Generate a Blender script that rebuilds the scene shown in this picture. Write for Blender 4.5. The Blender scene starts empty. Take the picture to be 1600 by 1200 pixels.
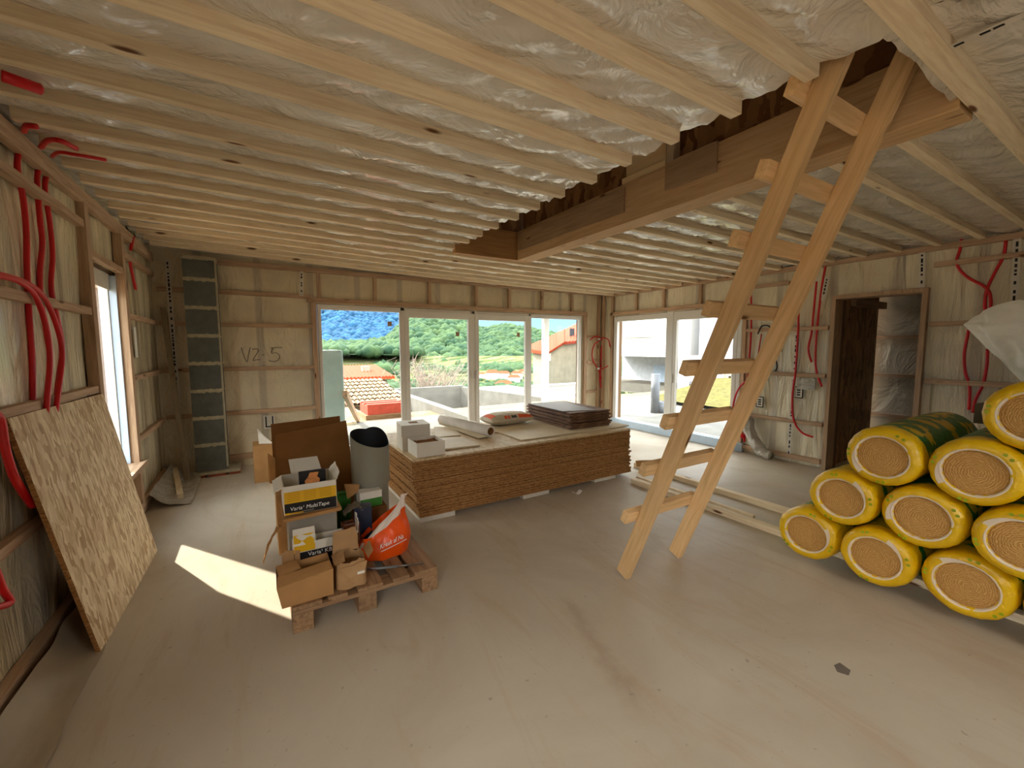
import bpy, bmesh, math, random
from mathutils import Vector, Matrix, noise
R = random.Random(7)
S = bpy.context.scene
COL = S.collection
# ------------------------------------------------------------------ camera
FPX, YAW, PITCH, ROLL, CH = 655.0, 31.4, 5.05, -0.14, 1.5
_y, _p, _r = map(math.radians, (YAW, PITCH, ROLL))
FW = Vector((math.sin(_y)*math.cos(_p), math.cos(_y)*math.cos(_p), -math.sin(_p)))
RT = Vector((math.cos(_y), -math.sin(_y), 0)); UP = RT.cross(FW)
RT, UP = RT*math.cos(_r)+UP*math.sin(_r), -RT*math.sin(_r)+UP*math.cos(_r)
EYE = Vector((0, 0, CH))
cd = bpy.data.cameras.new('camera'); cam = bpy.data.objects.new('camera', cd); COL.objects.link(cam)
cd.sensor_width = 36; cd.lens = 36*FPX/1600; cd.clip_start = .05; cd.clip_end = 3000
cam.matrix_world = Matrix(((RT.x, UP.x, -FW.x, 0), (RT.y, UP.y, -FW.y, 0), (RT.z, UP.z, -FW.z, CH), (0, 0, 0, 1)))
S.camera = cam
def at(px, py, ax, v):                       # where the sight line of a pixel meets the plane  axis = v
    d = FW+RT*((px-800)/FPX)-UP*((py-600)/FPX)
    return EYE+d*((v-EYE[ax])/d[ax])
# ------------------------------------------------------------------ light
W = bpy.data.worlds.new('world'); S.world = W; W.use_nodes = True
nt = W.node_tree; nt.nodes.clear()
SUN_EL = math.radians(42); SUND = Vector((.57, -.82, 0)).normalized()
# clear blue band over the horizon, brighter sky above added as fill for the room
tc = nt.nodes.new('ShaderNodeTexCoord'); sx = nt.nodes.new('ShaderNodeSeparateXYZ'); nt.links.new(tc.outputs['Generated'], sx.inputs[0])
cr = nt.nodes.new('ShaderNodeValToRGB'); nt.links.new(sx.outputs[2], cr.inputs[0]); el_ = cr.color_ramp.elements
for _ in range(4): el_.new(.5)
for e_, (p_, c_) in zip(el_, ((0.0, (.12, .12, .11)), (.005, (.125, .185, .22)), (.075, (.095, .175, .26)), (.12, (.22, .29, .35)), (.26, (1.75, 1.72, 1.64)), (1.0, (1.0, 1.15, 1.35)))):
    e_.position = p_; e_.color = c_+(1,)
bg = nt.nodes.new('ShaderNodeBackground'); bg.inputs[1].default_value = 1.0
ow = nt.nodes.new('ShaderNodeOutputWorld'); nt.links.new(cr.outputs[0], bg.inputs[0]); nt.links.new(bg.outputs[0], ow.inputs[0])
sd = bpy.data.lights.new('sun', 'SUN'); sd.energy = 1.7; sd.angle = math.radians(.6); sd.color = (1, .93, .82)
so = bpy.data.objects.new('sun', sd); COL.objects.link(so)
sv = Vector((SUND.x*math.cos(SUN_EL), SUND.y*math.cos(SUN_EL), -math.sin(SUN_EL)))
so.rotation_euler = sv.to_track_quat('-Z', 'Y').to_euler(); so.location = (-6, 10, 9)
S.view_settings.view_transform = 'Standard'; S.view_settings.look = 'None'; S.view_settings.gamma = 1
S.view_settings.use_curve_mapping = False; S.view_settings.exposure = 2.78
# ------------------------------------------------------------------ materials
def srgb(r, g, b):
    f = lambda c: (c/255/12.92) if c/255 <= .04045 else ((c/255+.055)/1.055)**2.4
    return (f(r), f(g), f(b), 1)
class NM:
    def __init__(s, name, rough=.6, spec=.3):
        s.m = bpy.data.materials.new(name); s.m.use_nodes = True; s.t = s.m.node_tree
        s.b = s.t.nodes['Principled BSDF']; s.b.inputs['Roughness'].default_value = rough
        s.b.inputs['Specular IOR Level'].default_value = spec
    def n(s, ty, **k):
        o = s.t.nodes.new(ty)
        for a, v in k.items():
            if a in o.inputs: o.inputs[a].default_value = v
            else: setattr(o, a, v)
        return o
    def l(s, a, b): s.t.links.new(a, b)
    def co(s, scale=(1, 1, 1), kind='Object'):
        c = s.n('ShaderNodeTexCoord'); mp = s.n('ShaderNodeMapping'); mp.inputs['Scale'].default_value = scale
        s.l(c.outputs[kind], mp.inputs[0]); return mp.outputs[0]
    def noise(s, v, sc, det=3, rough=.5, dist=0):
        o = s.n('ShaderNodeTexNoise'); o.inputs['Scale'].default_value = sc; o.inputs['Detail'].default_value = det
        o.inputs['Roughness'].default_value = rough; o.inputs['Distortion'].default_value = dist; s.l(v, o.inputs['Vector']); return o.outputs[0]
    def ramp(s, f, stops):
        o = s.n('ShaderNodeValToRGB'); e = o.color_ramp.elements
        while len(e) < len(stops): e.new(.5)
        for i, (p, c) in enumerate(stops): e[i].position = p; e[i].color = c
        s.l(f, o.inputs[0]); return o.outputs[0]
    def mix(s, f, a, b, mode='MIX'):
        o = s.n('ShaderNodeMix'); o.data_type = 'RGBA'; o.blend_type = mode
        for x, i in ((f, 0), (a, 6), (b, 7)):
            if hasattr(x, 'links') or hasattr(x, 'is_linked'): s.l(x, o.inputs[i])
            else: o.inputs[i].default_value = x
        return o.outputs[2]
    def col(s, c):
        if hasattr(c, 'is_linked'): s.l(c, s.b.inputs['Base Color'])
        else: s.b.inputs['Base Color'].default_value = c
    def bump(s, h, st=.3, d=.01):
        o = s.n('ShaderNodeBump'); o.inputs['Strength'].default_value = st; o.inputs['Distance'].default_value = d
        s.l(h, o.inputs['Height']); s.l(o.outputs[0], s.b.inputs['Normal'])
MATS = {}
def plain(name, c, rough=.6, spec=.3, var=.12, sc=6, bump=0, metal=0):
    if name in MATS: return MATS[name]
    k = NM(name, rough, spec); v = k.co(); n = k.noise(v, sc, 4)
    a = srgb(*c); lo = tuple(x*(1-var) for x in a[:3])+(1,); hi = tuple(min(1, x*(1+var)) for x in a[:3])+(1,)
    k.col(k.ramp(n, [(.3, lo), (.7, hi)])); k.b.inputs['Metallic'].default_value = metal
    if bump: k.bump(k.noise(v, sc*4, 4), bump, .01)
    MATS[name] = k.m; return k.m
def wood(name, ax, dark, light, knots=True, rough=.65):
    k = NM(name, rough, .25); sc = [14, 14, 14]; sc[ax] = .9
    oi = k.n('ShaderNodeObjectInfo'); c = k.n('ShaderNodeTexCoord'); ad = k.n('ShaderNodeVectorMath', operation='ADD')
    cb = k.n('ShaderNodeCombineXYZ'); mu = k.n('ShaderNodeMath', operation='MULTIPLY'); mu.inputs[1].default_value = 37
    k.l(oi.outputs['Random'], mu.inputs[0])
    for i in range(3): k.l(mu.outputs[0], cb.inputs[i])
    k.l(c.outputs['Object'], ad.inputs[0]); k.l(cb.outputs[0], ad.inputs[1])
    mp = k.n('ShaderNodeMapping'); mp.inputs['Scale'].default_value = sc; k.l(ad.outputs[0], mp.inputs[0])
    n = k.noise(mp.outputs[0], 3.2, 5, .6, .6)
    colr = k.ramp(n, [(.25, srgb(*dark)), (.6, srgb(*light)), (.85, tuple(x*1.06 for x in srgb(*light)[:3])+(1,))])
    hs = k.n('ShaderNodeHueSaturation'); mr = k.n('ShaderNodeMapRange'); mr.inputs['To Min'].default_value = .84; mr.inputs['To Max'].default_value = 1.1
    k.l(oi.outputs['Random'], mr.inputs['Value']); k.l(mr.outputs[0], hs.inputs['Value']); k.l(colr, hs.inputs['Color']); colr = hs.outputs[0]
    if knots:
        s2 = [9, 9, 9]; s2[ax] = 2.2
        m2 = k.n('ShaderNodeMapping'); m2.inputs['Scale'].default_value = s2; k.l(ad.outputs[0], m2.inputs[0])
        vo = k.n('ShaderNodeTexVoronoi'); vo.inputs['Scale'].default_value = 1.0; k.l(m2.outputs[0], vo.inputs['Vector'])
        f = k.ramp(vo.outputs['Distance'], [(.07, (1, 1, 1, 1)), (.13, (0, 0, 0, 1))])
        colr = k.mix(f, colr, srgb(105, 66, 36))
    k.col(colr); k.bump(n, .15, .004); MATS[name] = k.m; return k.m
PINE = [wood('pine_'+'xyz'[a], a, (218, 190, 150), (244, 226, 192)) for a in range(3)]
OLDW = [wood('weathered_pine_'+'xyz'[a], a, (160, 126, 98), (200, 168, 136)) for a in range(3)]
BEAMW = wood('laminated_beam', 1, (204, 160, 108), (228, 190, 140))
LADW = wood('ladder_pine', 2, (204, 162, 108), (230, 192, 140))
PALW = wood('pallet_wood', 1, (112, 84, 60), (160, 126, 92))
PALX = wood('pallet_wood_cross', 0, (112, 84, 60), (160, 126, 92))
def osb(name, base, dark, light, scx=(9, 34, 34), edge=False):
    k = NM(name, .6, .3); v = k.co(scx)
    vo = k.n('ShaderNodeTexVoronoi'); vo.inputs['Scale'].default_value = 1; vo.inputs['Randomness'].default_value = 1
    d = k.noise(k.co(), 9, 3); ad = k.n('ShaderNodeVectorMath', operation='MULTIPLY_ADD'); ad.inputs[1].default_value = (1.6, 1.6, 1.6)
    k.l(d, ad.inputs[0]); k.l(v, ad.inputs[2]); k.l(ad.outputs[0], vo.inputs['Vector'])
    sp = k.n('ShaderNodeSeparateColor'); k.l(vo.outputs['Color'], sp.inputs[0])
    c = k.ramp(sp.outputs[0], [(.05, srgb(*dark)), (.4, srgb(*base)), (.95, srgb(*light))])
    k.col(c); k.bump(vo.outputs['Distance'], .25, .003); MATS[name] = k.m; return k.m
OSBY = osb('strand_board', (204, 180, 142), (190, 162, 122), (216, 194, 158), (60, 16, 60))
OSBZ = osb('strand_board_upright', (206, 176, 132), (176, 140, 96), (232, 210, 170), (60, 50, 13))
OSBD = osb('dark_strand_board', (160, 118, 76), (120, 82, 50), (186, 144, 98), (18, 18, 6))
def edgemat():
    k = NM('strand_board_edge', .8, .15)
    oi = k.n('ShaderNodeObjectInfo'); mu = k.n('ShaderNodeMath', operation='MULTIPLY'); mu.inputs[1].default_value = 50; k.l(oi.outputs['Random'], mu.inputs[0]); tc_ = k.n('ShaderNodeTexCoord')
    def oc(sc):
        ad = k.n('ShaderNodeVectorMath', operation='ADD'); k.l(tc_.outputs['Object'], ad.inputs[0]); k.l(mu.outputs[0], ad.inputs[1]); mp = k.n('ShaderNodeMapping'); mp.inputs['Scale'].default_value = sc; k.l(ad.outputs[0], mp.inputs[0]); return mp.outputs[0]
    n = k.noise(oc((5, 5, 40)), 3, 5, .7); n2 = k.noise(oc((40, 40, 240)), 1, 3, .6)
    c = k.ramp(n, [(.3, srgb(130, 90, 50)), (.5, srgb(166, 120, 72)), (.7, srgb(190, 144, 92))]); f = k.ramp(n2, [(.5, (0, 0, 0, 1)), (.62, (.8, .8, .8, 1))])
    k.col(k.mix(f, c, srgb(92, 60, 32))); k.bump(n2, .6, .006); return k.m
EDGE = edgemat()
def film(name, lo, hi, tint, wr, sc, rough=.22, band=None, spec=.5):
    """milky vapour-barrier film, pulled over insulation"""
    k = NM(name, rough, spec); v = k.co(); n = k.noise(v, 1.3, 3, .5, .4)
    c = k.ramp(n, [(.3, srgb(*lo)), (.7, srgb(*hi))])
    n2 = k.noise(k.co((.6, .6, .6)), 4, 2); f = k.ramp(n2, [(.5, (0, 0, 0, 1)), (.75, (.5, .5, .5, 1))]); c = k.mix(f, c, srgb(*tint))
    if band:                               # studs faintly seen through the film
        ax, per, wd = band
        cc = k.n('ShaderNodeTexCoord'); sp = k.n('ShaderNodeSeparateXYZ'); k.l(cc.outputs['Object'], sp.inputs[0])
        md = k.n('ShaderNodeMath', operation='PINGPONG'); md.inputs[1].default_value = per/2; k.l(sp.outputs[ax], md.inputs[0])
        f = k.ramp(md.outputs[0], [(wd, (.45, .45, .45, 1)), (wd+.02, (0, 0, 0, 1))]); c = k.mix(f, c, srgb(150, 138, 128))
    k.col(c); w = k.noise(k.co(wr), sc, 4, .55, 1.2); k.bump(w, 1.0, .055)
    k.b.inputs['Coat Weight'].default_value = .7; k.b.inputs['Coat Roughness'].default_value = .14
    MATS[name] = k.m; return k.m
FILM_L = film('film_left', (222, 206, 166), (240, 228, 194), (206, 194, 168), (1, 2.6, .5), 3, band=(1, .62, .03))
FILM_B = film('film_back', (212, 196, 162), (230, 216, 184), (190, 176, 152), (1.6, 1, .8), 2.4, rough=.35, band=(0, .6, .03))
FILM_R = film('film_right', (218, 204, 172), (238, 228, 200), (206, 196, 178), (1, 2.6, .45), 3, band=(1, .6, .03))
FILM_C = film('film_ceiling', (218, 210, 196), (234, 228, 214), (204, 194, 178), (1.2, 1.8, 1), 2.6, rough=.15)
CLEAR = film('loose_film', (176, 168, 154), (200, 192, 178), (168, 164, 160), (1, 1, 1), 7, rough=.25)
FOAM = plain('white_wrap', (236, 234, 222), .35, .4, .06, 5, .4)
def concrete():
    k = NM('concrete_floor', .5, .35); v = k.co()
    a = k.noise(v, .7, 6, .6, .8); c = k.ramp(a, [(.3, srgb(178, 162, 140)), (.5, srgb(192, 178, 156)), (.72, srgb(203, 191, 170))])
    st = k.noise(k.co((2.6, .5, 1)), 1.6, 5, .65, 1.5); f = k.ramp(st, [(.52, (0, 0, 0, 1)), (.72, (.5, .5, .5, 1))]); c = k.mix(f, c, srgb(178, 150, 118))
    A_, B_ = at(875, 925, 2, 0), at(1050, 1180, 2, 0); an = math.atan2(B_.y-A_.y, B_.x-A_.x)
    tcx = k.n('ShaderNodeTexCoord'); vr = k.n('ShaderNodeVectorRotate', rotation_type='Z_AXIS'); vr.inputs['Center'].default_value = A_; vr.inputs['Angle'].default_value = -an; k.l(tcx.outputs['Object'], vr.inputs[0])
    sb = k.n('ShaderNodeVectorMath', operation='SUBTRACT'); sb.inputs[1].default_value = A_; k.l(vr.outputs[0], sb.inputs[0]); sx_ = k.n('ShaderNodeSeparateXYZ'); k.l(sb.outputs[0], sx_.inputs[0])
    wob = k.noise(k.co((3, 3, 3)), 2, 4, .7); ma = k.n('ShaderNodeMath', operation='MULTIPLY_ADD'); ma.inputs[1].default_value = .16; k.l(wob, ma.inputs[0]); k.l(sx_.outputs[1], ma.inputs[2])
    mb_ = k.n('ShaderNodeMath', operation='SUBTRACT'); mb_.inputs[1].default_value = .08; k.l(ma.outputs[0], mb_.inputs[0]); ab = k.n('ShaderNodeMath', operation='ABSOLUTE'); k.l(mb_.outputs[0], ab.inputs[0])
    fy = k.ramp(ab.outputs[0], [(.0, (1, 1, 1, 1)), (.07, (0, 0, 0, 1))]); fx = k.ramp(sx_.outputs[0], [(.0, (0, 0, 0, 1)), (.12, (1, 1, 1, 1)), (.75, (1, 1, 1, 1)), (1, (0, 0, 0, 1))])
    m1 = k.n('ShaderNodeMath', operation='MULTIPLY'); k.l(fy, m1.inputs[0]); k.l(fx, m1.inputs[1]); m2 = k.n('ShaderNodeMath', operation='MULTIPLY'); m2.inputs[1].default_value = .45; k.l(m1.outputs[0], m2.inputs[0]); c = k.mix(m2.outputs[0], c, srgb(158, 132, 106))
    s = k.noise(v, 26, 3); f2 = k.ramp(s, [(.68, (0, 0, 0, 1)), (.76, (.6, .6, .6, 1))]); c = k.mix(f2, c, srgb(140, 122, 104))
    k.col(c); rr = k.ramp(a, [(.3, (.62, .62, .62, 1)), (.7, (.42, .42, .42, 1))]); k.l(rr, k.b.inputs['Roughness'])
    k.bump(k.noise(v, 14, 5), .12, .01); return k.m
CONC = concrete()
WHITE = plain('white_frame', (232, 228, 220), .35, .5, .03, 3)
BLUEF = plain('protective_tape', (196, 214, 232), .35, .4, .06, 5)
RED = plain('red_conduit', (206, 14, 22), .38, .5, .06, 20)
CARD = plain('cardboard', (176, 132, 84), .8, .15, .1, 7, .15)
CARDD = plain('dark_cardboard', (140, 96, 54), .8, .15, .1, 6, .15)
CARDI = plain('cardboard_inside', (120, 84, 50), .85, .1, .1, 7)
CARDW = plain('white_card', (226, 218, 202), .55, .3, .05, 6)
YEL = plain('yellow_print', (226, 176, 20), .5, .4, .06, 6)
BLK = plain('black_print', (26, 24, 26), .5, .3, .1, 6)
INK = plain('ink', (60, 50, 46), .7, .2, .05, 6)
WHTX = plain('white_print', (240, 238, 232), .6, .2, .02, 6)
ORG = plain('orange_plastic', (238, 84, 12), .32, .5, .12, 5, .3)
BAGW = plain('white_plastic', (226, 210, 196), .35, .5, .06, 6, .3)
GREYP = plain('grey_sheet', (138, 134, 118), .45, .4, .05, 4)
DARKP = plain('black_sheet', (34, 36, 40), .5, .35, .1, 4)
NAVY = plain('navy_plastic', (34, 44, 66), .4, .4, .1, 6)
GREEN = plain('green_print', (60, 128, 48), .5, .3, .1, 6)
BROWNB = plain('amber_glass', (92, 46, 22), .2, .6, .2, 6)
SACK = plain('sack_paper', (214, 200, 176), .7, .2, .1, 9, .5)
SACKT = plain('brown_sack', (176, 138, 96), .75, .2, .12, 9, .5)
FIBRE = osb('fibre_board', (118, 86, 62), (92, 64, 46), (138, 104, 78), (16, 16, 80))
GREYCARD = plain('grey_interleaf', (150, 148, 150), .5, .35, .12, 3)
BLOCKM = plain('concrete_block', (98, 100, 94), .9, .1, .16, 9, .5)
MORT = plain('mortar', (176, 166, 140), .9, .1, .12, 18, .7)
BRICK = plain('brick', (150, 78, 54), .9, .1, .2, 12, .5)
STEEL = plain('steel', (150, 150, 152), .3, .5, .05, 8, 0, 1)
TAPEW = plain('tape_white', (214, 206, 190), .45, .4, .06, 9)
BLUEG = plain('cable_black', (36, 34, 34), .5, .4, .05, 9)
def rollmat():
    k = NM('roll_wrap', .3, .5); v = k.co((1, 1, 1)); n = k.noise(v, 3, 3, .5, .5)
    c = k.ramp(n, [(.3, srgb(214, 166, 4)), (.7, srgb(230, 186, 16))])
    cc = k.n('ShaderNodeTexCoord'); sp = k.n('ShaderNodeSeparateXYZ'); k.l(cc.outputs['Object'], sp.inputs[0])
    g = k.n('ShaderNodeMath', operation='GREATER_THAN'); g.inputs[1].default_value = .1; k.l(sp.outputs[0], g.inputs[0])
    n2 = k.noise(k.co((1.2, 1, 1)), 9, 2, .4); f = k.ramp(n2, [(.44, (0, 0, 0, 1)), (.47, (1, 1, 1, 1))])
    mm = k.n('ShaderNodeMath', operation='MULTIPLY'); k.l(g.outputs[0], mm.inputs[0]); k.l(f, mm.inputs[1])
    c = k.mix(mm.outputs[0], c, srgb(30, 110, 44)); k.col(c); k.bump(k.noise(k.co((1, 3, 3)), 9, 4, .6, 1), .5, .012); return k.m
ROLLW = rollmat()
def woolmat():
    k = NM('mineral_wool', .95, .05); cc = k.n('ShaderNodeTexCoord'); mp = k.n('ShaderNodeMapping'); k.l(cc.outputs['Object'], mp.inputs[0])
    mp.inputs['Rotation'].default_value = (0, 0, 0)
    ns = k.noise(mp.outputs[0], 7, 3, .5); ad = k.n('ShaderNodeVectorMath', operation='MULTIPLY_ADD'); ad.inputs[1].default_value = (0, .03, .03); k.l(ns, ad.inputs[0]); k.l(mp.outputs[0], ad.inputs[2]); mp.inputs['Location'].default_value = (0, -.015, -.015)
    w = k.n('ShaderNodeTexWave', wave_type='RINGS', rings_direction='X'); w.inputs['Scale'].default_value = 30; w.inputs['Distortion'].default_value = 6; w.inputs['Detail'].default_value = 3; w.inputs['Detail Scale'].default_value = 3
    k.l(ad.outputs[0], w.inputs['Vector']); k.col(k.ramp(w.outputs[0], [(.0, srgb(176, 128, 68)), (.5, srgb(200, 152, 88)), (1, srgb(208, 162, 98))]))
    k.bump(w.outputs[0], .5, .006); return k.m
WOOL = woolmat()
def glassmat():
    m = bpy.data.materials.new('window_glass'); m.use_nodes = True; t = m.node_tree; t.nodes.clear()
    o = t.nodes.new('ShaderNodeOutputMaterial'); mx = t.nodes.new('ShaderNodeMixShader'); tr = t.nodes.new('ShaderNodeBsdfTransparent'); gl = t.nodes.new('ShaderNodeBsdfGlossy')
    gl.inputs['Roughness'].default_value = .02; tr.inputs[0].default_value = (.95, .97, .96, 1); fr = t.nodes.new('ShaderNodeFresnel'); fr.inputs[0].default_value = 1.45
    ge = t.nodes.new('ShaderNodeNewGeometry'); su = t.nodes.new('ShaderNodeMath'); su.operation = 'SUBTRACT'; su.inputs[0].default_value = 1; t.links.new(ge.outputs['Backfacing'], su.inputs[1]); mu = t.nodes.new('ShaderNodeMath'); mu.operation = 'MULTIPLY'; t.links.new(su.outputs[0], mu.inputs[0]); t.links.new(fr.outputs[0], mu.inputs[1]); t.links.new(mu.outputs[0], mx.inputs[0]); t.links.new(tr.outputs[0], mx.inputs[1]); t.links.new(gl.outputs[0], mx.inputs[2]); t.links.new(mx.outputs[0], o.inputs[0]); return m
GLASS = glassmat()
# ------------------------------------------------------------------ mesh helpers
class MB:
    def __init__(s): s.v = []; s.f = []; s.mi = []; s.sm = []
    def add(s, vs, fs, mi=0, smooth=False):
        b = len(s.v); s.v += [Vector(v) for v in vs]
        for f in fs: s.f.append([b+i for i in f]); s.mi.append(mi); s.sm.append(smooth)
        return s
    def hexa(s, c, mi=0):                    # 8 corners: bottom ring, top ring
        return s.add(c, [(3, 2, 1, 0), (4, 5, 6, 7), (0, 1, 5, 4), (1, 2, 6, 5), (2, 3, 7, 6), (3, 0, 4, 7)], mi)
    def box(s, x0, y0, z0, x1, y1, z1, mi=0):
        x0, x1 = sorted((x0, x1)); y0, y1 = sorted((y0, y1)); z0, z1 = sorted((z0, z1))
        return s.hexa([(x0, y0, z0), (x1, y0, z0), (x1, y1, z0), (x0, y1, z0), (x0, y0, z1), (x1, y0, z1), (x1, y1, z1), (x0, y1, z1)], mi)
    def beam(s, p0, p1, w, h, side=None, mi=0):   # w along side, h along side x dir
        p0, p1 = Vector(p0), Vector(p1); d = (p1-p0).normalized()
        a = Vector(side) if side else (d.cross(Vector((0, 0, 1))) if abs(d.z) < .95 else Vector((1, 0, 0)))
        a = (a-d*a.dot(d)).normalized(); b = d.cross(a)
        c = []
        for p in (p0, p1):
            for i, j in ((-1, -1), (1, -1), (1, 1), (-1, 1)): c.append(p+a*(i*w/2)+b*(j*h/2))
        return s.hexa(c, mi)
    def tube(s, pts, r, n=8, mi=0, caps=True, sub=4):
        pts = [Vector(p) for p in pts]
        if len(pts) > 2 and sub > 1:
            q = []
            for i in range(len(pts)-1):
                a = pts[max(i-1, 0)]; b = pts[i]; c = pts[i+1]; d = pts[min(i+2, len(pts)-1)]
                for k in range(sub):
                    t = k/sub; q.append(.5*((2*b)+(c-a)*t+(2*a-5*b+4*c-d)*t*t+(3*b-a-3*c+d)*t**3))
            q.append(pts[-1]); pts = q
        vs = []; fs = []; pa = None
        for i, p in enumerate(pts):
            d = (pts[min(i+1, len(pts)-1)]-pts[max(i-1, 0)]).normalized()
            if pa is None: pa = d.orthogonal().normalized()
            pa = (pa-d*pa.dot(d)).normalized(); pb = d.cross(pa)
            rr = r[i] if isinstance(r, list) else r
            for k in range(n):
                t = 2*math.pi*k/n; vs.append(p+pa*(rr*math.cos(t))+pb*(rr*math.sin(t)))
        for i in range(len(pts)-1):
            for k in range(n): fs.append((i*n+k, i*n+(k+1) % n, (i+1)*n+(k+1) % n, (i+1)*n+k))
        if caps: fs += [tuple(reversed(range(n))), tuple((len(pts)-1)*n+k for k in range(n))]
        return s.add(vs, fs, mi, True)
    def grid(s, fn, nu, nv, mi=0, smooth=True):
        vs = [fn(i/nu, j/nv) for j in range(nv+1) for i in range(nu+1)]
        fs = [(j*(nu+1)+i, j*(nu+1)+i+1, (j+1)*(nu+1)+i+1, (j+1)*(nu+1)+i) for j in range(nv) for i in range(nu)]
        return s.add(vs, fs, mi, smooth)
    def sheet(s, fn, nu, nv, th, mi=0):       # grid with thickness along an offset vector th
        th = Vector(th); s.grid(fn, nu, nv, mi); s.grid(lambda u, v: Vector(fn(1-u, v))+th, nu, nv, mi)
        b = [(i/nu, 0) for i in range(nu+1)]+[(1, j/nv) for j in range(1, nv+1)]+[(1-i/nu, 1) for i in range(1, nu+1)]+[(0, 1-j/nv) for j in range(1, nv)]
        vs = [Vector(fn(*q)) for q in b]; n = len(vs); vs += [v+th for v in vs]
        return s.add(vs, [(i, i+n, (i+1) % n+n, (i+1) % n) for i in range(n)], mi)
    def lathe(s, prof, n=32, axis='z', sc=(1, 1), mi=0, smooth=True):   # prof: (r, h)
        vs = []; m = len(prof)
        for k in range(n):
            t = 2*math.pi*k/n; c, q = math.cos(t)*sc[0], math.sin(t)*sc[1]
            for r, h in prof: vs.append((r*c, r*q, h) if axis == 'z' else (h, r*c, r*q))
        fs = [(k*m+i, ((k+1) % n)*m+i, ((k+1) % n)*m+i+1, k*m+i+1) for k in range(n) for i in range(m-1)]
        return s.add(vs, fs, mi, smooth)
    def build(s, name, mat, parent=None, bevel=0, origin=None, label=None):
        me = bpy.data.meshes.new(name); mats = mat if isinstance(mat, (list, tuple)) else [mat]
        if origin is None:
            lo = [min(v[i] for v in s.v) for i in range(3)]; hi = [max(v[i] for v in s.v) for i in range(3)]
            origin = Vector([(lo[i]+hi[i])/2 for i in range(3)])
        origin = Vector(origin)
        me.from_pydata([v-origin for v in s.v], [], s.f); me.update()
        for m in mats: me.materials.append(m)
        for p, i, q in zip(me.polygons, s.mi, s.sm): p.material_index = i; p.use_smooth = q
        o = bpy.data.objects.new(name, me); COL.objects.link(o); o.location = origin
        if parent is not None: o.parent = parent; o.location = origin-Vector(parent.location)
        if bevel:
            b = o.modifiers.new('bevel', 'BEVEL'); b.width = bevel; b.segments = 2; b.limit_method = 'ANGLE'
        if label: o['label'] = label
        return o
def bar(name, mat, p0, p1, w, h, side, parent=None, bevel=.003):
    p0, p1 = Vector(p0), Vector(p1); d = (p1-p0).normalized(); a = Vector(side); a = (a-d*a.dot(d)).normalized(); b = d.cross(a); L = (p1-p0).length
    o = MB().box(-w/2, -h/2, -L/2, w/2, h/2, L/2).build(name, mat, None, bevel, origin=(0, 0, 0))
    c = (p0+p1)/2; mw = Matrix(((a.x, b.x, d.x, c.x), (a.y, b.y, d.y, c.y), (a.z, b.z, d.z, c.z), (0, 0, 0, 1)))
    if parent is not None: o.parent = parent; mw = Matrix.Translation(-Vector(parent.location)) @ mw
    o.matrix_basis = mw; return o
def box(name, mat, x0, y0, z0, x1, y1, z1, parent=None, bevel=0, label=None): return MB().box(x0, y0, z0, x1, y1, z1).build(name, mat, parent, bevel, label=label)
def tag(o, label, cat, group=None, kind=None):
    o['label'] = label; o['category'] = cat
    if group: o['group'] = group
    if kind: o['kind'] = kind
    return o
def empty(name, loc, label, cat, group=None, kind=None):
    o = bpy.data.objects.new(name, None); COL.objects.link(o); o.location = loc; o.empty_display_size = .1
    return tag(o, label, cat, group, kind)
def struct(o, label=None):
    o['kind'] = 'structure'
    if label: o['label'] = label
    return o
def text(body, size, mat, parent, loc, rot, name='lettering', shear=0, ext=.0006, sx=1):
    c = bpy.data.curves.new(name, 'FONT'); c.body = body; c.size = size; c.extrude = ext; c.shear = shear
    t_ = bpy.data.objects.new('t', c); COL.objects.link(t_); bpy.context.view_layer.update()
    me = bpy.data.meshes.new_from_object(t_.evaluated_get(bpy.context.evaluated_depsgraph_get())); bpy.data.objects.remove(t_)
    me.materials.clear(); me.materials.append(mat); o = bpy.data.objects.new(name, me); COL.objects.link(o); o.parent = parent
    o.location = Vector(loc)-Vector(parent.location if parent else (0, 0, 0)); o.rotation_euler = rot; o.scale = (sx, 1, 1); return o
ORD = ['first', 'second', 'third', 'fourth', 'fifth', 'sixth', 'seventh', 'eighth', 'ninth', 'tenth', 'eleventh', 'twelfth', 'thirteenth', 'fourteenth']
def nz(x, y, z, s=1): return noise.noise(Vector((x*s, y*s, z*s)))
# room numbers
XL, XR, YB, YN = -.92, 5.85, 6.2, -1.0      # faces of the battens
ZC = 2.5
def zc(x, y):
    return ZC+(.0045*(2.5-x)*y if x < 2.5 else .002*(2.5-x)*y)
# ------------------------------------------------------------------ floor
struct(MB().box(-1.2, -1.6, -.2, 6.15, 6.4, 0).build('floor', CONC, origin=(0, 0, 0)), 'dusty tan screeded concrete floor')
box('stain', plain('dark_stain', (120, 108, 96), .6, .3), 0, 0, 0, .01, .01, .001) if 0 else None
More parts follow.
